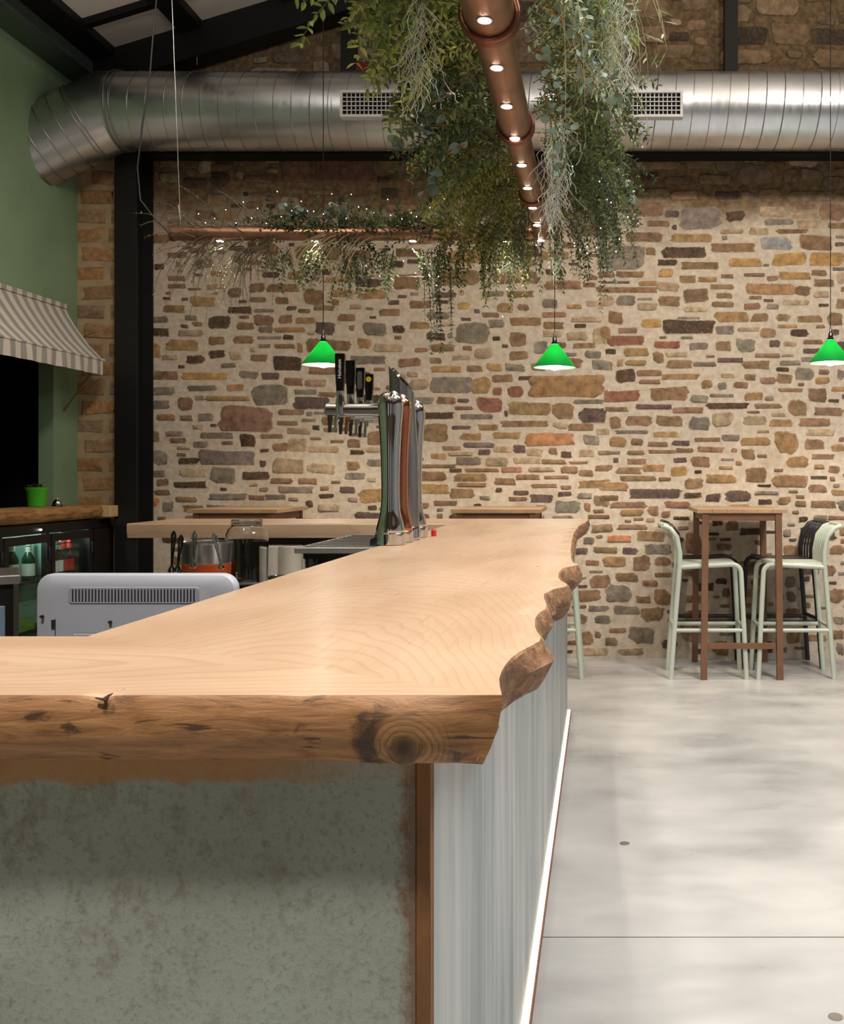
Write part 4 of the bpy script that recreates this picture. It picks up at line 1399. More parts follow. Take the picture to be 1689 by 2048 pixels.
# ------------------------------------------------------------------ pendant lamps
def pendant(x, y, z, label):
    t = empty('pendant_lamp', (x, y, z), 0, label, 'pendant lamp', 'green pendant lamps along the stone wall')
    q = MB()
    q.lathe([(.019, .148), (.026, .143), (.132, .006), (.1355, .0), (.134, -.0005), (.130, .004), (.025, .139), (.019, .142)], (0, 0, 0), 40, cap=False)
    q.build('shade', M['shade'], t, 50)
    q = MB()
    q.lathe([(.020, .139), (.026, .1345), (.127, .004), (.1335, -.001), (.1325, -.0015), (.126, .002), (.024, .132), (.020, .136)], (0, 0, 0), 40, cap=False)
    q.build('lining', M['shade_white'], t, 50)
    q = MB()
    q.lathe([(.021, .147), (.021, .156), (.015, .162), (.014, .185), (.009, .192), (.005, .222)], (0, 0, 0), 20)
    q.build('cap', M['dark_chrome'], t, 40)
    q = MB()
    q.tube([(0, 0, .22), (0, 0, roof_z(x) - z + .02)], .0028, 6)
    q.build('cord', M['black_cord'], t, 60)
    q = MB()
    q.lathe([(.012, .125), (.016, .10), (.036, .055), (.042, .025), (.036, -.002), (.020, -.014), (.001, -.018)], (0, 0, 0), 24)
    q.build('bulb', M['bulb'], t, 60)
    l_ = light('pendant_light', 'SPOT', (0, 0, -.035), 34, (1.0, .87, .70), spot_size=math.radians(150), spot_blend=.6, shadow_soft_size=.05)
    l_.parent = t
    return t


pendant(P(647, 0, 6.3).x, 6.3, P(0, 730, 6.3).z, 'green glass pendant lamp behind the beer tap handles')
pendant(P(1110, 0, 6.3).x, 6.3, P(0, 735, 6.3).z, 'green glass pendant lamp in the middle, over open wall')
pendant(P(1662, 0, 6.3).x, 6.3, P(0, 726, 6.3).z, 'green glass pendant lamp at the right edge')

# ------------------------------------------------------------------ ventilation duct
duct = empty('ventilation_duct', (0, 0, 0), 0, 'large galvanised spiral duct with a bend, running along the stone wall', 'duct')
DY, DZ, DR = 6.70, 3.755, .252
EX = P(224, 0, DY).x
q = MB()
q.tube([(EX + .06, DY, DZ), (4.4, DY, DZ)], DR, 56, False)
q.build('run', M['duct'], duct, 60)
q = MB()
pts = []
turns = 64
for k in range(turns * 28):
    a = 2 * math.pi * k / 28
    x = EX + .10 + .118 * k / 28
    if x > 4.38:
        break
    pts.append((x, DY - (DR + .0005) * math.cos(a), DZ + (DR + .0005) * math.sin(a)))
q.tube(pts, .0038, 5)
q.build('spiral_seam', M['duct_seam'], duct, 60)
# bend and the piece that drops towards the green wall
ang = math.radians(29)
dirv = Vector((-math.cos(ang), -.12, -math.sin(ang))).normalized()
E0 = Vector((EX, DY, DZ))
def ringat(c_, ax, r):
    ax = ax.normalized()
    u = Vector((0, 1, 0))
    u = (u - ax * u.dot(ax)).normalized()
    v = ax.cross(u)
    return [tuple(c_ + (u * math.cos(2 * math.pi * k / 48) + v * math.sin(2 * math.pi * k / 48)) * r) for k in range(48)]
x_ax = Vector((-1, 0, 0))
q = MB()
r0 = ringat(E0 + Vector((.062, 0, 0)), x_ax, DR + .003)
r1 = ringat(E0 - Vector((-.0, 0, 0)), (x_ax + dirv * .7), DR + .006)
r2 = ringat(E0 + dirv * .17, dirv, DR + .003)
q.loft([r0, r1, r2], True)
q.build('bend', M['duct'], duct, 25)
q = MB()
q.loft([ringat(E0 + dirv * .172, dirv, DR), ringat(E0 + dirv * .62, dirv, DR)], True)
q.build('drop', M['duct'], duct, 60)
for c_, ax, r in ((E0 + Vector((.064, 0, 0)), x_ax, DR + .006), (E0 + Vector((.095, 0, 0)), x_ax, DR + .004), (E0 + dirv * .172, dirv, DR + .006), (E0 + dirv * .20, dirv, DR + .004), (E0 + dirv * .30, dirv, DR + .002), (E0 + dirv * .40, dirv, DR + .002), (E0 + dirv * .50, dirv, DR + .002), (E0 + dirv * .585, dirv, DR + .004)):
    ring = ringat(c_, ax, r)
    q = MB()
    q.tube(ring + ring[:1], .005, 6, False)
    q.build('collar', M['duct_seam'], duct, 60)
for (xa, xb, lb) in ((682, 872, 0), (1176, 1366, 1)):
    a_, b_ = P(xa, 183, 6.445), P(xb, 236, 6.445)
    yf = 6.420
    gr = MB()
    w_ = .016
    for bx_ in (((a_.x, yf, a_.z - w_), (b_.x, 6.50, a_.z)), ((a_.x, yf, b_.z), (b_.x, 6.50, b_.z + w_)), ((a_.x, yf, b_.z + w_), (a_.x + w_, 6.50, a_.z - w_)), ((b_.x - w_, yf, b_.z + w_), (b_.x, 6.50, a_.z - w_))):
        gr.box(*bx_)
    grille = gr.build('grille', M['grille'], duct)
    q = MB()
    q.box((a_.x + w_, 6.441, b_.z + w_), (b_.x - w_, 6.444, a_.z - w_))
    q.build('backing', M['grille_dark'], grille)
    q = MB()
    nx, nz = 21, 5
    for k in range(1, nx):
        xx = a_.x + w_ + (b_.x - a_.x - 2 * w_) * k / nx
        q.box((xx - .0028, 6.430, b_.z + w_), (xx + .0028, 6.438, a_.z - w_))
    for k in range(1, nz):
        zz = b_.z + w_ + (a_.z - b_.z - 2 * w_) * k / nz
        q.box((a_.x + w_, 6.424, zz - .0025), (b_.x - w_, 6.4295, zz + .0025))
    tag(q.build('grille_bars', M['grille'], grille), kind='stuff')

# ------------------------------------------------------------------ copper pipe light
PZ, PX0 = 2.52, -.311
pipe = empty('copper_pipe_light', (0, 0, 0), 0, 'hanging copper pipe light with a right-angle bend and small downlights', 'light')
secs = [(-.6, 2.05, .078), (2.05, 2.78, .071), (2.78, 3.62, .057), (3.62, 4.45, .048), (4.45, 5.14, .040)]
for a, b, r in secs:
    q = MB()
    q.tube([(PX0, a, PZ + r), (PX0, b, PZ + r)], r, 32)
    q.build('pipe', M['copper'], pipe, 40)
for (y, r) in ((2.05, .078), (2.78, .071), (3.62, .057), (4.45, .048)):
    for dy, k in ((-.015, 1.09), (.012, 1.06)):
        q = MB()
        ring = [(PX0 + r * k * math.cos(2 * math.pi * i / 32), y + dy, PZ + r + r * k * math.sin(2 * math.pi * i / 32)) for i in range(33)]
        q.tube(ring, .009 * r / .06, 8, False)
        q.build('coupling', M['copper_dark'], pipe, 60)
HX0 = P(347, 0, 5.14).x
q = MB()
hr = .036
q.tube([(HX0, 5.14, PZ + hr + .002), (PX0 - .02, 5.14, PZ + hr + .002), (PX0 + .012, 5.15, PZ + hr + .002)], [hr, hr, hr * 1.03], 28)
q.build('cross_pipe', M['copper'], pipe, 40)
q = MB()
q.lathe([(.040, -.012), (.040, .004)], (HX0, 5.14, PZ + hr + .002), 28, 'X')
q.build('end_cap', M['copper_dark'], pipe, 40)


def downlight(x, y, z, e):
    q = MB()
    q.lathe([(.022, .006), (.022, -.002), (.019, -.003)], (x, y, z), 20)
    rim = q.build('downlight', M['alu'], pipe, 40)
    q = MB()
    q.lathe([(.0175, -.004), (.0005, -.0042)], (x, y, z), 20)
    q.build('lens', M['spot_glow'], rim, 40)
    l_ = light('downlight_beam', 'SPOT', (x, y, z - .012), e, (1.0, .93, .84), spot_size=math.radians(92), spot_blend=.85, shadow_soft_size=.018)
    l_.parent = rim
    l_.rotation_euler = (0, 0, 0)


for k in range(-5, 9):
    y = 2.655 + .308 * k
    downlight(PX0, y, PZ + .001, 4.6 if k < -1 else (6.5 if k < 2 else 9.0))
for x in (440, 630, 826, 1013):
    downlight(P(x, 0, 5.14).x, 5.14, PZ + .002, 11)
q = MB()
q.tube([P(x, y, 5.14) for x, y in ((316, -160), (313, 0), (307, 60), (300, 150), (285, 250), (275, 335), (281, 400), (312, 440), (347, 474))], .0042, 6)
q.build('power_cable', M['black_cord'], pipe, 60)
q = MB()
q.tube([P(338, -160, 5.14), P(362, 474, 5.14)], .0016, 5)
q.build('suspension_wire', M['wire'], pipe, 60)
q = MB()
q.tube([P(357, 410, 5.14), P(361, 440, 5.14)], .004, 6)
q.build('wire_clamp', M['wire'], pipe, 60)
for y in (.4, 3.0):
    q = MB()
    q.tube([(PX0, y, PZ + .1), (PX0, y, roof_z(PX0))], .0016, 5)
    q.build('suspension_wire', M['wire'], pipe, 60)
q = MB()
q.tube([P(405, 48, 7.0), P(408, 62, 7.0), P(395, 90, 7.0), P(394, 130, 7.0)], .0022, 5)
tag(q.build('loose_wire', M['wire'], None, 60), 'loose wire dangling from the rafter above the duct', 'wire')
q = MB()
q.box(P(714, 128, 7.15), P(752, 150, 7.10), .004)
tag(q.build('red_box', M['brown_stone_box'], None), 'dark red box on the wall just above the duct', 'box')

# ------------------------------------------------------------------ hatch counter, fridge, awning on the green wall
hc = MB()
rows = []
for i in range(90):
    y = 4.5 + (6.80 - 4.5) * i / 89
    n1 = mnoise.noise(Vector((y * 5, 3, 1))) * .016 + mnoise.noise(Vector((y * 19, 3, 7))) * .007
    n2 = mnoise.noise(Vector((y * 6, 8, 1))) * .014 + mnoise.noise(Vector((y * 23, 1, 7))) * .008
    xf = -3.40
    rows.append([(GX + .001, y, 1.03), (GX + .001, y, 1.118), (xf - .02 + n1, y, 1.118), (xf + n1, y, 1.105), (xf + .012 + n2, y, 1.075), (xf + n2, y, 1.045), (xf - .03 + n1, y, 1.028)])
hc.loft(rows, True, True, True)
tag(hc.build('hatch_counter', M['hatch_plank'], None, 40), 'rough live-edge plank counter under the serving hatch', 'counter')
q = MB()
q.box((GX + .001, 6.802, 1.035), (-3.345, 6.915, 1.112), .003)
tag(q.build('wood_block', M['pale_wood']), 'pale wood block at the end of the hatch counter', 'block')

fr = empty('bottle_fridge', (0, 0, 0), 0, 'dark steel back-bar fridge with glass doors under the hatch counter', 'fridge')
FXF = -3.43
q = MB()
q.box((GX + .001, 4.6, .0), (GX + .03, 6.98, 1.02))
q.build('back', M['fridge_back'], fr)
q = MB()
q.box((GX + .03, 4.6, .96), (FXF, 6.98, 1.02))
q.build('top_rail', M['fridge_steel'], fr)
q = MB()
q.box((GX + .03, 4.6, .0), (FXF, 6.98, .10))
q.build('plinth', M['fridge_steel'], fr)
bounds = [4.62, 5.18, 5.70, 6.19, 6.70]
for k, y in enumerate(bounds):
    q = MB()
    q.box((FXF - .03, y - .02, .10), (FXF, y + .02, .96))
    q.build('divider', M['fridge_steel'], fr)
for z in (.36, .66):
    q = MB()
    q.box((GX + .031, 4.64, z), (FXF - .03, 6.68, z + .012))
    q.build('shelf', M['fridge_steel'], fr)
for a, b in zip(bounds, bounds[1:]):
    d_ = MB()
    x0, x1 = FXF + .001, FXF + .022
    d_.box((x0, a + .006, .11), (x1, a + .046, .955))
    d_.box((x0, b - .046, .11), (x1, b - .006, .955))
    d_.box((x0, a + .046, .905), (x1, b - .046, .955))
    d_.box((x0, a + .046, .11), (x1, b - .046, .16))
    dd = d_.build('door', M['fridge_steel'], fr)
    q = MB()
    q.box((x0 + .006, a + .046, .16), (x0 + .011, b - .046, .905))
    q.build('pane', M['door_glass'], dd)
    q = MB()
    q.box((x1, b - .036, .80), (x1 + .014, b - .018, .88), .003)
    q.build('handle', M['black_steel'], dd)
q = MB()
q.box((GX + .031, 6.722, .10), (FXF + .02, 6.98, .955))
q.build('side_cabinet', M['fridge_steel'], fr)
q = MB()
q.lathe([(.006, 0), (.006, .01)], (FXF + .001, 6.10, .985), 12, 'X')
q.build('lamp', emit('fridge_lamp', (1, .96, .88), 8.0), fr)
for yy in (5.45, 5.95, 6.45):
    light('fridge_lamp_light', 'POINT', (FXF - .06, yy, .93), 1.2, (.84, 1.0, .95), shadow_soft_size=.02)


def bottle(x, y, z, h, r, body_m, cap_m, label, lab_m=None, grp='bottles in the fridge'):
    t = empty('bottle', (x, y, z), 0, label, 'bottle', grp)
    q = MB()
    q.lathe([(r * .9, 0), (r, .006), (r, h * .52), (r * .92, h * .60), (r * .48, h * .74), (r * .40, h * .80), (r * .38, h * .96)], (0, 0, 0), 18)
    q.build('glass', body_m, t, 50)
    q = MB()
    q.lathe([(r * .46, h * .93), (r * .48, h * .995), (r * .40, h)], (0, 0, 0), 14)
    q.build('cap', cap_m, t, 40)
    if lab_m:
        q = MB()
        q.lathe([(r * 1.02, h * .14), (r * 1.02, h * .46)], (0, 0, 0), 18, cap=False)
        q.build('label', lab_m, t, 60)
        q = MB()
        q.lathe([(r * .52, h * .76), (r * .44, h * .90)], (0, 0, 0), 14, cap=False)
        q.build('neck_label', lab_m, t, 60)


lab3 = ['dark bottle at the left in the fridge', 'green bottle with pale neck label in the fridge, left of a pair', 'green bottle standing behind the pair in the fridge', 'green bottle with pale label beside the fridge door post']
for k, y in enumerate((5.80, 5.93, 6.00, 6.10)):
    bottle(-3.50 - .05 * (k == 2), y, .673, .262 - .01 * k, .036, M['bottle_dark'] if k == 0 else M['bottle_green'], M['black_gloss'] if k == 0 else M['white'], lab3[k], None if k == 0 else M['paper'])
lab4 = ['first small bottle with white neck band in the fridge, from the left', 'second small bottle with white neck band in the fridge', 'third small bottle with white neck band in the fridge', 'fourth small bottle, red neck band, in the fridge', 'small dark bottle with red neck band at the fridge door edge', 'small bottle with white cap standing behind the banded ones']
for k in range(6):
    y = 6.27 + .065 * k if k < 5 else 6.44
    bottle(-3.48 - (.08 if k == 5 else 0), y, .673, .225, .030, M['bottle_dark'], M['red'] if k in (1, 3, 4) else M['white'], lab4[k], M['red'] if k in (3, 4) else M['white'], 'small bottles in the fridge')
q = MB()
q.box((-3.62, 5.80, .373), (-3.47, 6.12, .45), .006)
tag(q.build('crate', M['crate']), 'green crate on the lower fridge shelf', 'crate')
# stainless unit at the left edge
UY = 3.95
un = empty('undercounter_unit', (P(34, 0, UY).x, UY, 0), math.radians(31), 'steel undercounter unit with a blue-grey door at the left edge', 'cabinet')
ux1 = 0.0
q = MB()
q.box((ux1 - .75, -.01, .885), (ux1 + .012, .40, .92), .004)
q.build('top', M['worktop_steel'], un)
q = MB()
q.box((ux1 - .74, .02, .0), (ux1, .38, .885))
q.build('body', M['fridge_steel'], un)
q = MB()
q.box((ux1 - .70, 0, .08), (ux1 - .04, .02, .80), .003)
dd = q.build('door', M['blue_panel'], un)
q = MB()
q.box((ux1 - .09, -.025, .30), (ux1 - .065, 0, .78), .004)
q.build('handle', M['steel'], dd)
q = MB()
q.box((ux1 - .012, -.004, .0), (ux1 + .006, .02, .884))
q.build('side_trim', M['steel'], un)

# things on the hatch counter
pot = empty('flower_pot', (P(82, 0, 6.40).x, 6.40, 1.118), 0, 'bright green pot filled with dark pods on the hatch counter', 'pot')
pot.location.x = -3.56
pot.location.y = 6.30
q = MB()
q.lathe([(.046, 0), (.050, .004), (.063, .105), (.067, .112), (.067, .124), (.061, .124), (.058, .10), (.0005, .098)], (0, 0, 0), 28, cap=False)
q.build('pot', M['green_pot'], pot, 30)
q = MB()
for k in range(26):
    a, r = R.uniform(0, 6.3), R.uniform(0, .052)
    c_ = Vector((r * math.cos(a), r * math.sin(a), .112 + R.uniform(0, .028)))
    q.lathe([(.0005, -.008), (.009, -.003), (.009, .003), (.0005, .008)], c_, 7, cap=False)
tag(q.build('pods', M['soil'], pot, 60), kind='stuff')
bell = empty('service_bell', (-3.52, 6.46, 1.118), 0, 'small chrome service bell beside the green pot', 'bell')
q = MB()
q.lathe([(.030, 0), (.032, .004), (.030, .010)], (0, 0, 0), 24)
q.build('base', M['black_gloss'], bell, 40)
q = MB()
q.lathe([(.027, .011), (.026, .024), (.018, .038), (.006, .045), (.0055, .054), (.0005, .056)], (0, 0, 0), 24)
q.build('dome', M['chrome'], bell, 60)

aw = empty('awning', (0, 0, 0), 0, 'small grey and white striped fabric awning over the hatch', 'awning')
q = MB()
rows = []
AY0, AY1 = 4.5, 6.82
prof = [(GX + .004, 2.470), (GX + .045, 2.385), (GX + .10, 2.300), (GX + .17, 2.205), (GX + .262, 2.112)]
for i in range(60):
    y = AY0 + (AY1 - AY0) * i / 59
    rows.append([(x, y, z - .003 * math.sin(y * 9) * (0 < k < 4)) for k, (x, z) in enumerate(prof)])
back = [[(x - .003, y, z - .004) for (x, y, z) in reversed(r)] for r in rows]
q.loft([r + b for r, b in zip(rows, back)], True, True, True)
q.build('canopy', M['awning'], aw, 60)
q = MB()
rows = []
for i in range(120):
    y = AY0 + (AY1 - AY0) * i / 119
    w_ = .006 * math.sin(y * 33) + .004 * math.sin(y * 13)
    x = GX + .264
    rows.append([(x, y, 2.114), (x + .004 + w_ * .5, y, 2.06), (x + .004 + w_, y, 2.002), (x + .0015 + w_, y, 2.002), (x + .0015 + w_ * .5, y, 2.06), (x - .003, y, 2.112)])
q.loft(rows, True, True, True)
q.build('valance', M['awning'], aw, 60)
q = MB()
q.tube([(GX + .262, AY0, 2.105), (GX + .262, AY1 + .03, 2.105)], .009, 10)
q.build('front_bar', M['awning'], aw, 60)
q = MB()
q.tube([(GX + .006, AY1 - .01, 1.755), (GX + .255, AY1 - .01, 2.10)], .006, 8)
q.build('strut', M['rod'], aw, 60)
q = MB()
q.box((GX, AY0, 2.455), (GX + .02, AY1, 2.485))
q.build('wall_bar', M['awning'], aw)

# ------------------------------------------------------------------ foliage on the copper pipe
RG = random.Random(21)


def rv(a):
    return Vector((RG.uniform(-a, a), RG.uniform(-a, a), RG.uniform(-a, a)))


def add_leaf(mb, p, d, up, ln, wd):
    d = d.normalized()
    s = d.cross(up)
    if s.length < 1e-4:
        s = Vector((1, 0, 0))
    s.normalize()
    nrm = s.cross(d)
    c1, c2 = p + d * ln * .33, p + d * ln * .70
    mb.add([p, c1 + s * wd + nrm * wd * .35, c2 + s * wd * .8 + nrm * wd * .25, p + d * ln - nrm * wd * .2, c2 - s * wd * .8 + nrm * wd * .25, c1 - s * wd + nrm * wd * .35],
           [(0, 1, 2), (0, 2, 3), (0, 3, 4), (0, 4, 5)])


def sprig(st, lf, p, d, length, droop, gap, ln, wd, col, stemc=(88, 74, 50), r=.0022, wob=.25, spread=1.0, per=2):
    step = .022
    n = max(3, int(length / step))
    pts = [Vector(p)]
    d = Vector(d).normalized()
    acc = 0.0
    k = RG.uniform(.65, 1.3)
    base = tuple(min(1, c_ * k) for c_ in srgb(*col))
    lf.tint = base
    az = RG.uniform(0, 6.3)
    for i in range(n):
        d = (d + Vector((0, 0, -droop * step * 10)) + rv(wob) * step * 8).normalized()
        q_ = pts[-1] + d * step
        pts.append(q_)
        acc += step
        while acc > gap:
            acc -= gap
            az += 2.4
            u = d.cross(Vector((.3, .5, .81))).normalized()
            v = d.cross(u)
            for s_ in range(per):
                a = az + s_ * math.pi + RG.uniform(-.4, .4)
                ld = (d * RG.uniform(.4, .9) + (u * math.cos(a) + v * math.sin(a)) * spread).normalized()
                f = RG.uniform(.8, 1.2)
                kk = RG.uniform(.8, 1.25)
                lf.tint = tuple(min(1, b_ * kk) for b_ in base)
                add_leaf(lf, q_, ld, Vector((RG.uniform(-.4, .4), RG.uniform(-.4, .4), 1)), ln * f, wd * f)
    st.tint = srgb(*stemc)
    keep = pts[::3] + ([pts[-1]] if (len(pts) - 1) % 3 else [])
    st.tube(keep, [r * (1 - .7 * i / max(1, len(keep) - 1)) for i in range(len(keep))], 4, False)


def clump(name, label, cat, gens):
    t = empty(name, (PX0, 4.0, PZ), 0, label, cat, 'greenery wound round the copper pipe')
    t.location = (0, 0, 0)
    st, lf = MB(), MB()
    for g_ in gens:
        g_(st, lf)
    if st.v:
        tag(st.build('stems', M['leaf'], t, 60, fix=False), kind='stuff')
    if lf.v:
        tag(lf.build('leaves', M['leaf'], t, fix=False), kind='stuff')
    return t


def fan(side, y0, y1, n, length, droop, gap, ln, wd, cols, zr=(2.58, 2.78), out=(.5, 1.2), up=(-.2, .7), xr=(.02, .12), yv=.6, **kw):
    def f(st, lf):
        for _ in range(n):
            y = RG.uniform(y0, y1)
            p = (PX0 + side * RG.uniform(*xr), y, RG.uniform(*zr))
            d = (side * RG.uniform(*out), RG.uniform(-yv, yv), RG.uniform(*up))
            sprig(st, lf, p, d, RG.uniform(*length), droop * RG.uniform(.6, 1.3), gap, ln, wd, RG.choice(cols), **kw)
    return f


OL = [(96, 112, 52), (120, 130, 62), (78, 92, 44), (138, 142, 76), (64, 80, 44)]
DG = [(62, 78, 46), (76, 92, 54), (50, 64, 40), (94, 106, 60)]
YG = [(118, 124, 60), (98, 106, 52), (136, 138, 76), (82, 92, 48)]
SV = [(140, 156, 138), (118, 136, 118), (160, 172, 150)]

clump('olive_foliage', 'dense olive-green leafy bunch left of the near end of the copper pipe', 'foliage', [
    fan(-1, 2.45, 3.3, 110, (.28, .46), .34, .017, .030, .0062, OL, zr=(2.60, 2.86), xr=(.03, .14)),
    fan(-1, 2.5, 3.2, 34, (.30, .46), .10, .017, .030, .0062, OL, zr=(2.75, 2.95), up=(0, .5))])
clump('boxwood_foliage', 'dark green leafy bunch left of the second pipe coupling', 'foliage', [
    fan(-1, 3.25, 4.2, 120, (.28, .46), .34, .017, .030, .0065, DG, zr=(2.6, 2.95), xr=(.03, .14)),
    fan(-1, 3.3, 4.2, 34, (.2, .4), .05, .018, .030, .0065, DG, zr=(2.8, 3.0), up=(0, .6))])
clump('feathery_foliage', 'yellow-green feathery bunch hanging left of the pipe above the bend', 'foliage', [
    fan(-1, 4.1, 5.05, 170, (.28, .54), .36, .014, .024, .0042, YG, zr=(2.6, 2.98), xr=(.03, .14), out=(.35, 1.2)),
    fan(-1, 4.4, 5.15, 70, (.20, .40), .45, .014, .024, .0042, YG + DG, zr=(2.56, 2.70), up=(-.8, .2), out=(.1, 1.0), yv=.9)])
clump('hanging_foliage', 'green sprays hanging below the bend of the copper pipe', 'foliage', [
    fan(-1, 5.0, 5.3, 60, (.20, .40), .6, .015, .024, .0044, DG + YG, zr=(2.54, 2.66), xr=(-.02, .50), out=(-.2, .5), up=(-.9, 0)),
    fan(1, 4.9, 5.25, 18, (.24, .36), 1.1, .015, .022, .0042, DG, zr=(2.54, 2.66), xr=(.02, .16), out=(0, .5), up=(-.9, 0))])
clump('mixed_foliage', 'pale green leafy bunch right of the near end of the copper pipe', 'foliage', [
    fan(1, 2.5, 3.4, 80, (.22, .36), .40, .017, .028, .0055, OL + SV, zr=(2.60, 2.92), xr=(.06, .14), out=(.3, .9)),
    fan(1, 2.5, 3.3, 34, (.3, .5), .9, .05, .05, .0028, [(150, 150, 112), (130, 136, 100)], zr=(2.62, 2.9), xr=(.08, .24), out=(.1, .7), per=1, stemc=(150, 140, 100))])
clump('evergreen_foliage', 'dark evergreen bunch spreading right of the pipe in front of the duct', 'foliage', [
    fan(1, 3.5, 4.5, 140, (.26, .46), .42, .015, .024, .0048, DG + [(92, 104, 58)], zr=(2.58, 2.95), xr=(.05, .16), out=(.3, 1.0))])
clump('trailing_foliage', 'grey-green bunch trailing down right of the pipe bend', 'foliage', [
    fan(1, 4.35, 5.1, 130, (.30, .56), .65, .014, .021, .0040, DG + [(104, 112, 76)] + SV[:2], zr=(2.56, 2.92), xr=(.05, .18), out=(.2, .95))])


def moss(name, label, spots, dens, spread, ln, rr=.0013):
    t = empty(name, (0, 0, 0), 0, label, 'moss', 'silver moss hanging from the copper pipe')
    st = MB()
    for (x, y, dpt) in spots:
        top = P(x, y, dpt)
        for _ in range(dens):
            st.tint = tuple(c_ * RG.uniform(.75, 1.2) for c_ in srgb(190, 194, 182))
            p = top + Vector((RG.gauss(0, spread), RG.gauss(0, spread), RG.uniform(-.04, .04)))
            d = Vector((RG.uniform(-.6, .6), RG.uniform(-.6, .6), -1))
            pts = [p]
            for i in range(int(RG.uniform(.5, 1.1) * ln / .016)):
                d = (d * .75 + Vector((RG.uniform(-.9, .9), RG.uniform(-.9, .9), -.42))).normalized()
                p = p + d * .016
                pts.append(p)
            if len(pts) > 2:
                st.tube(pts, rr, 3, False)
    tag(st.build('strands', M['leaf'], t, 60, fix=False), kind='stuff')


moss('spanish_moss', 'thin silver moss strand hanging left of the near foliage', [(836, -20, 2.75), (840, 60, 2.78), (838, 110, 2.8)], 22, .014, .22, .0009)
moss('spanish_moss', 'long silver moss hanging along the right side of the pipe', [(1112, 250, 3.6), (1110, 300, 3.8), (1112, 350, 4.0), (1108, 400, 4.3)], 34, .018, .22)
moss('spanish_moss', 'silver moss fringe on the outer right of the near foliage', [(1232, 0, 2.9), (1238, 60, 2.95), (1225, 110, 3.0)], 30, .022, .20, .0009)
moss('spanish_moss', 'pale moss tuft below the pipe bend beside the lamp cord', [(1120, 500, 4.9), (1022, 520, 5.1)], 16, .014, .18)

# eucalyptus branches with leaves that can be told apart
lf_ = MB()
ring = []
for k in range(9):
    a = 2 * math.pi * k / 9
    ring.append((.5 + .5 * math.cos(a), .46 * math.sin(a), .10 * (math.cos(2 * a))))
lf_.add(ring + [(.5, 0, -.03)], [(k, (k + 1) % 9, 9) for k in range(9)])
lf_.add([(x, y, z + .012) for x, y, z in ring] + [(.5, 0, -.018)], [((k + 1) % 9, k, 9) for k in range(9)])
LM = {}


def euca(p0, d, length, droop, n, size, label, dark=False):
    t = empty('eucalyptus_branch', p0, 0, label, 'branch', 'eucalyptus branches on the copper pipe')
    pts = [Vector((0, 0, 0))]
    d = Vector(d).normalized()
    m_ = 24
    for i in range(m_):
        d = (d + Vector((0, 0, -droop / m_ * 2)) + rv(.06)).normalized()
        pts.append(pts[-1] + d * length / m_)
    q = MB()
    q.tube(pts, [.0030 - .002 * i / m_ for i in range(m_ + 1)], 6)
    q.build('stem', M['rod'], t, 60)
    for k in range(n):
        i = int(2 + (m_ - 2) * k / n)
        key = dark
        if key not in LM:
            o = lf_.build('leaf', M['euca_dark' if dark else 'euca'], t, 60, fix=False)
            LM[key] = o
        else:
            o = LM[key].copy()
            COL.objects.link(o)
            o.parent = t
        o.location = pts[i]
        s_ = size * RG.uniform(.7, 1.15)
        o.scale = (s_, s_, s_)
        o.rotation_euler = (RG.uniform(-1.2, 1.2), RG.uniform(-.8, .8), RG.uniform(0, 6.3))


EU = [((1060, -30, 2.72), (.5, .1, -.3), .34, .8, 16, .036, 'silver eucalyptus branch hanging beside the first pipe coupling', 0),
      ((1100, 20, 2.85), (.6, .2, -.2), .34, .7, 16, .036, 'silver eucalyptus branch right of the near pipe section', 0),
      ((1075, 90, 2.95), (.4, .3, -.6), .34, .7, 16, .034, 'silver eucalyptus branch beside the second pipe coupling', 0),
      ((1130, 120, 3.2), (.7, .2, -.3), .32, .7, 14, .036, 'silver eucalyptus branch reaching towards the right vent grille', 0),
      ((1090, 190, 3.4), (.3, .2, -.8), .30, .5, 12, .034, 'silver eucalyptus branch hanging in front of the pipe', 0),
      ((1210, 330, 4.4), (.6, .2, -.2), .24, .6, 12, .042, 'silver eucalyptus branch at the right end of the trailing bunch', 0),
      ((1200, 100, 3.2), (.3, .2, -.5), .22, .6, 12, .034, 'silver eucalyptus branch under the right moss fringe', 0),
      ((900, 250, 3.75), (-.8, 0, .1), .26, .6, 14, .046, 'grey eucalyptus branch sticking out left in front of the duct', 1),
      ((930, 290, 3.8), (-.6, 0, -.2), .26, .8, 14, .046, 'grey eucalyptus branch under the dark green bunch', 1),
      ((900, 190, 3.6), (-.7, .1, .0), .22, .7, 10, .042, 'grey eucalyptus branch beside the left vent grille', 1)]
for (p_, d_, ln, dr_, n_, sz, lb, dk_) in EU:
    euca(P(*p_), d_, ln, dr_, n_, sz, lb, bool(dk_))
for k, x in enumerate((572, 600, 628, 655, 684)):
    euca(P(x, 452 - 5 * (k % 2), 5.12), (RG.uniform(-.5, .5), RG.uniform(-.3, .1), .9), .13, .5, 14, .036,
         ['leftmost eucalyptus sprig standing on the cross pipe', 'second eucalyptus sprig from the left on the cross pipe', 'middle eucalyptus sprig on the cross pipe', 'fourth eucalyptus sprig from the left on the cross pipe', 'rightmost eucalyptus sprig standing on the cross pipe'][k], k % 2 == 0)

# garland on the cross pipe


def along(xa, xb, ya, yb, n, dirs, length, droop, gap, ln, wd, cols, **kw):
    def f(st, lf):
        for _ in range(n):
            p = P(RG.uniform(xa, xb), RG.uniform(ya, yb), 5.14 + RG.uniform(-.05, .05))
            d = Vector((RG.uniform(*dirs[0]), RG.uniform(*dirs[1]), RG.uniform(*dirs[2])))
            sprig(st, lf, p, d, RG.uniform(*length), droop, gap, ln, wd, RG.choice(cols), **kw)
    return f


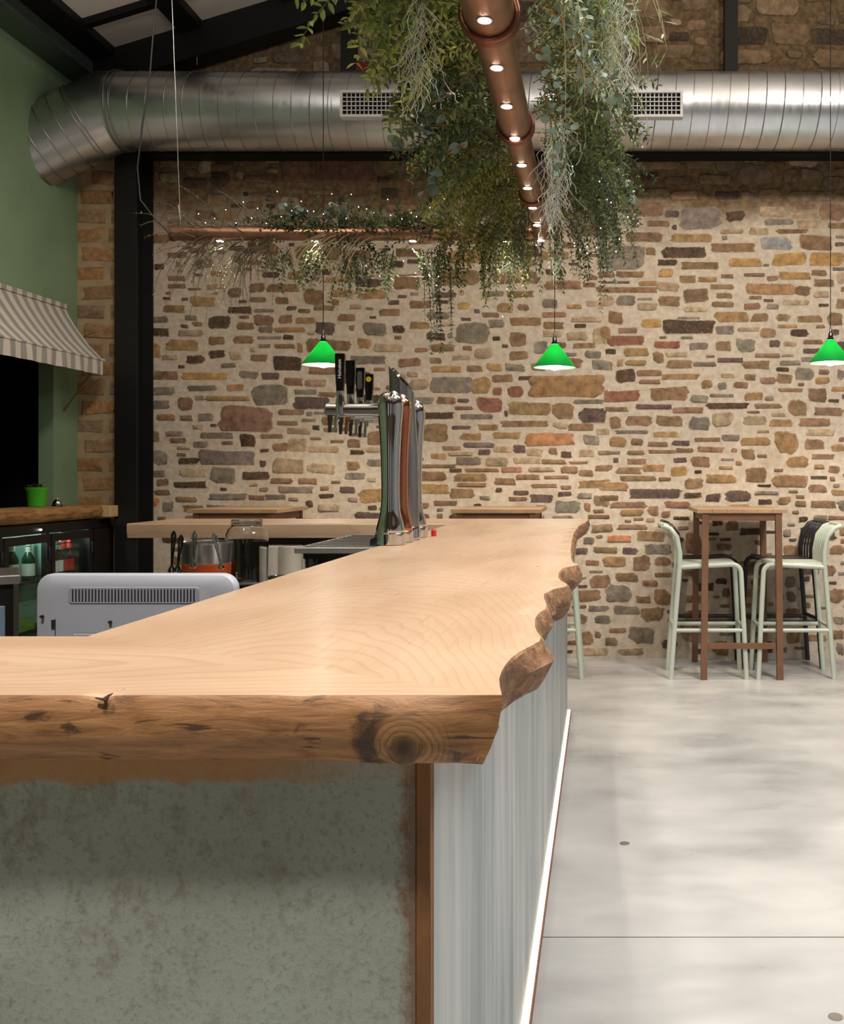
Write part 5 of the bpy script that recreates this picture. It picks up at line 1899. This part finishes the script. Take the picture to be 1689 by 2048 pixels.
DT = [(104, 96, 74), (124, 114, 92), (88, 82, 64)]
clump('dry_twig_garland', 'dry grey twigs fanning out over the left end of the cross pipe', 'garland', [
    along(380, 560, 450, 475, 46, ((-1, -.2), (-.3, .3), (.0, .6)), (.16, .34), .25, .03, .012, .0022, DT, per=2, stemc=(96, 88, 70), r=.0026, wob=.6),
    along(380, 560, 470, 500, 70, ((-1, .1), (-.3, .3), (-.5, .1)), (.18, .42), .55, .028, .012, .0022, DT, per=2, stemc=(92, 84, 66), r=.0026, wob=.6)])
clump('leafy_garland', 'dark leafy garland lying along the cross pipe', 'garland', [
    along(540, 900, 444, 478, 120, ((-1, .9), (-.3, .3), (-.1, .45)), (.12, .26), .22, .018, .024, .0060, DG, stemc=(90, 80, 64)),
    along(520, 900, 490, 505, 60, ((-.7, .5), (-.3, .3), (-1, -.2)), (.10, .24), .7, .018, .024, .0055, DG + [(100, 112, 66)], stemc=(90, 80, 64))])
clump('willow_twigs', 'pale bare willow twigs swept down across the cross pipe', 'twigs', [
    along(640, 760, 462, 480, 26, ((-.9, -.4), (-.25, -.02), (-.5, -.1)), (.22, .40), .45, .05, .016, .0016, [(150, 138, 112)], per=1, stemc=(160, 146, 118), r=.0028, wob=.35)])
clump('trailing_sprays', 'grey-green sprays trailing far below the cross pipe, left of the bend', 'sprays', [
    along(840, 900, 500, 520, 9, ((-.05, .25), (-.1, .1), (-1, -.8)), (.34, .50), .5, .016, .022, .0044, SV + DG, wob=.12),
    along(690, 800, 500, 515, 16, ((-.5, .3), (-.1, .1), (-1, -.6)), (.16, .26), .6, .016, .022, .0044, DG + SV, wob=.2)])

# fairy lights threaded through the garland
fy_ = empty('fairy_lights', (0, 0, 0), 0, 'string of tiny warm fairy lights threaded through the garland', 'string lights')
pts = []
for k in range(60):
    t = k / 59
    pts.append(P(400 + 500 * t, 440 + 18 * math.sin(k * 1.7) - 20 * math.sin(t * math.pi) + 8 * math.sin(k * 4.1), 5.07 + .03 * math.sin(k)))
q = MB()
q.tube(pts, .0012, 4)
q.build('wire', M['black_cord'], fy_, 60)
q = MB()
spots_ = [pts[k] + Vector((RG.uniform(-.02, .02), -.015, RG.uniform(-.02, .05))) for k in range(0, 60, 2)]
spots_ += [P(RG.uniform(1130, 1260), RG.uniform(330, 520), 4.30) for _ in range(16)]
spots_ += [P(RG.uniform(720, 900), RG.uniform(505, 580), 5.02) for _ in range(10)]
spots_ += [P(RG.uniform(960, 1080), RG.uniform(490, 640), 5.0) for _ in range(8)]
for p in spots_:
    q.lathe([(.0004, -.003), (.0026, 0), (.0004, .003)], p, 6, cap=False)
tag(q.build('bulbs', M['fairy'], fy_, 60), kind='stuff')
q = MB()
q.tube([spots_[30 + k] for k in range(16)], .0008, 3)
q.build('thin_wire', M['wire'], fy_, 60)
for a_, n_ in ((46, 10), (56, 8)):
    q = MB()
    q.tube([spots_[a_ + k] for k in range(n_)], .0008, 3)
    q.build('thin_wire', M['wire'], fy_, 60)
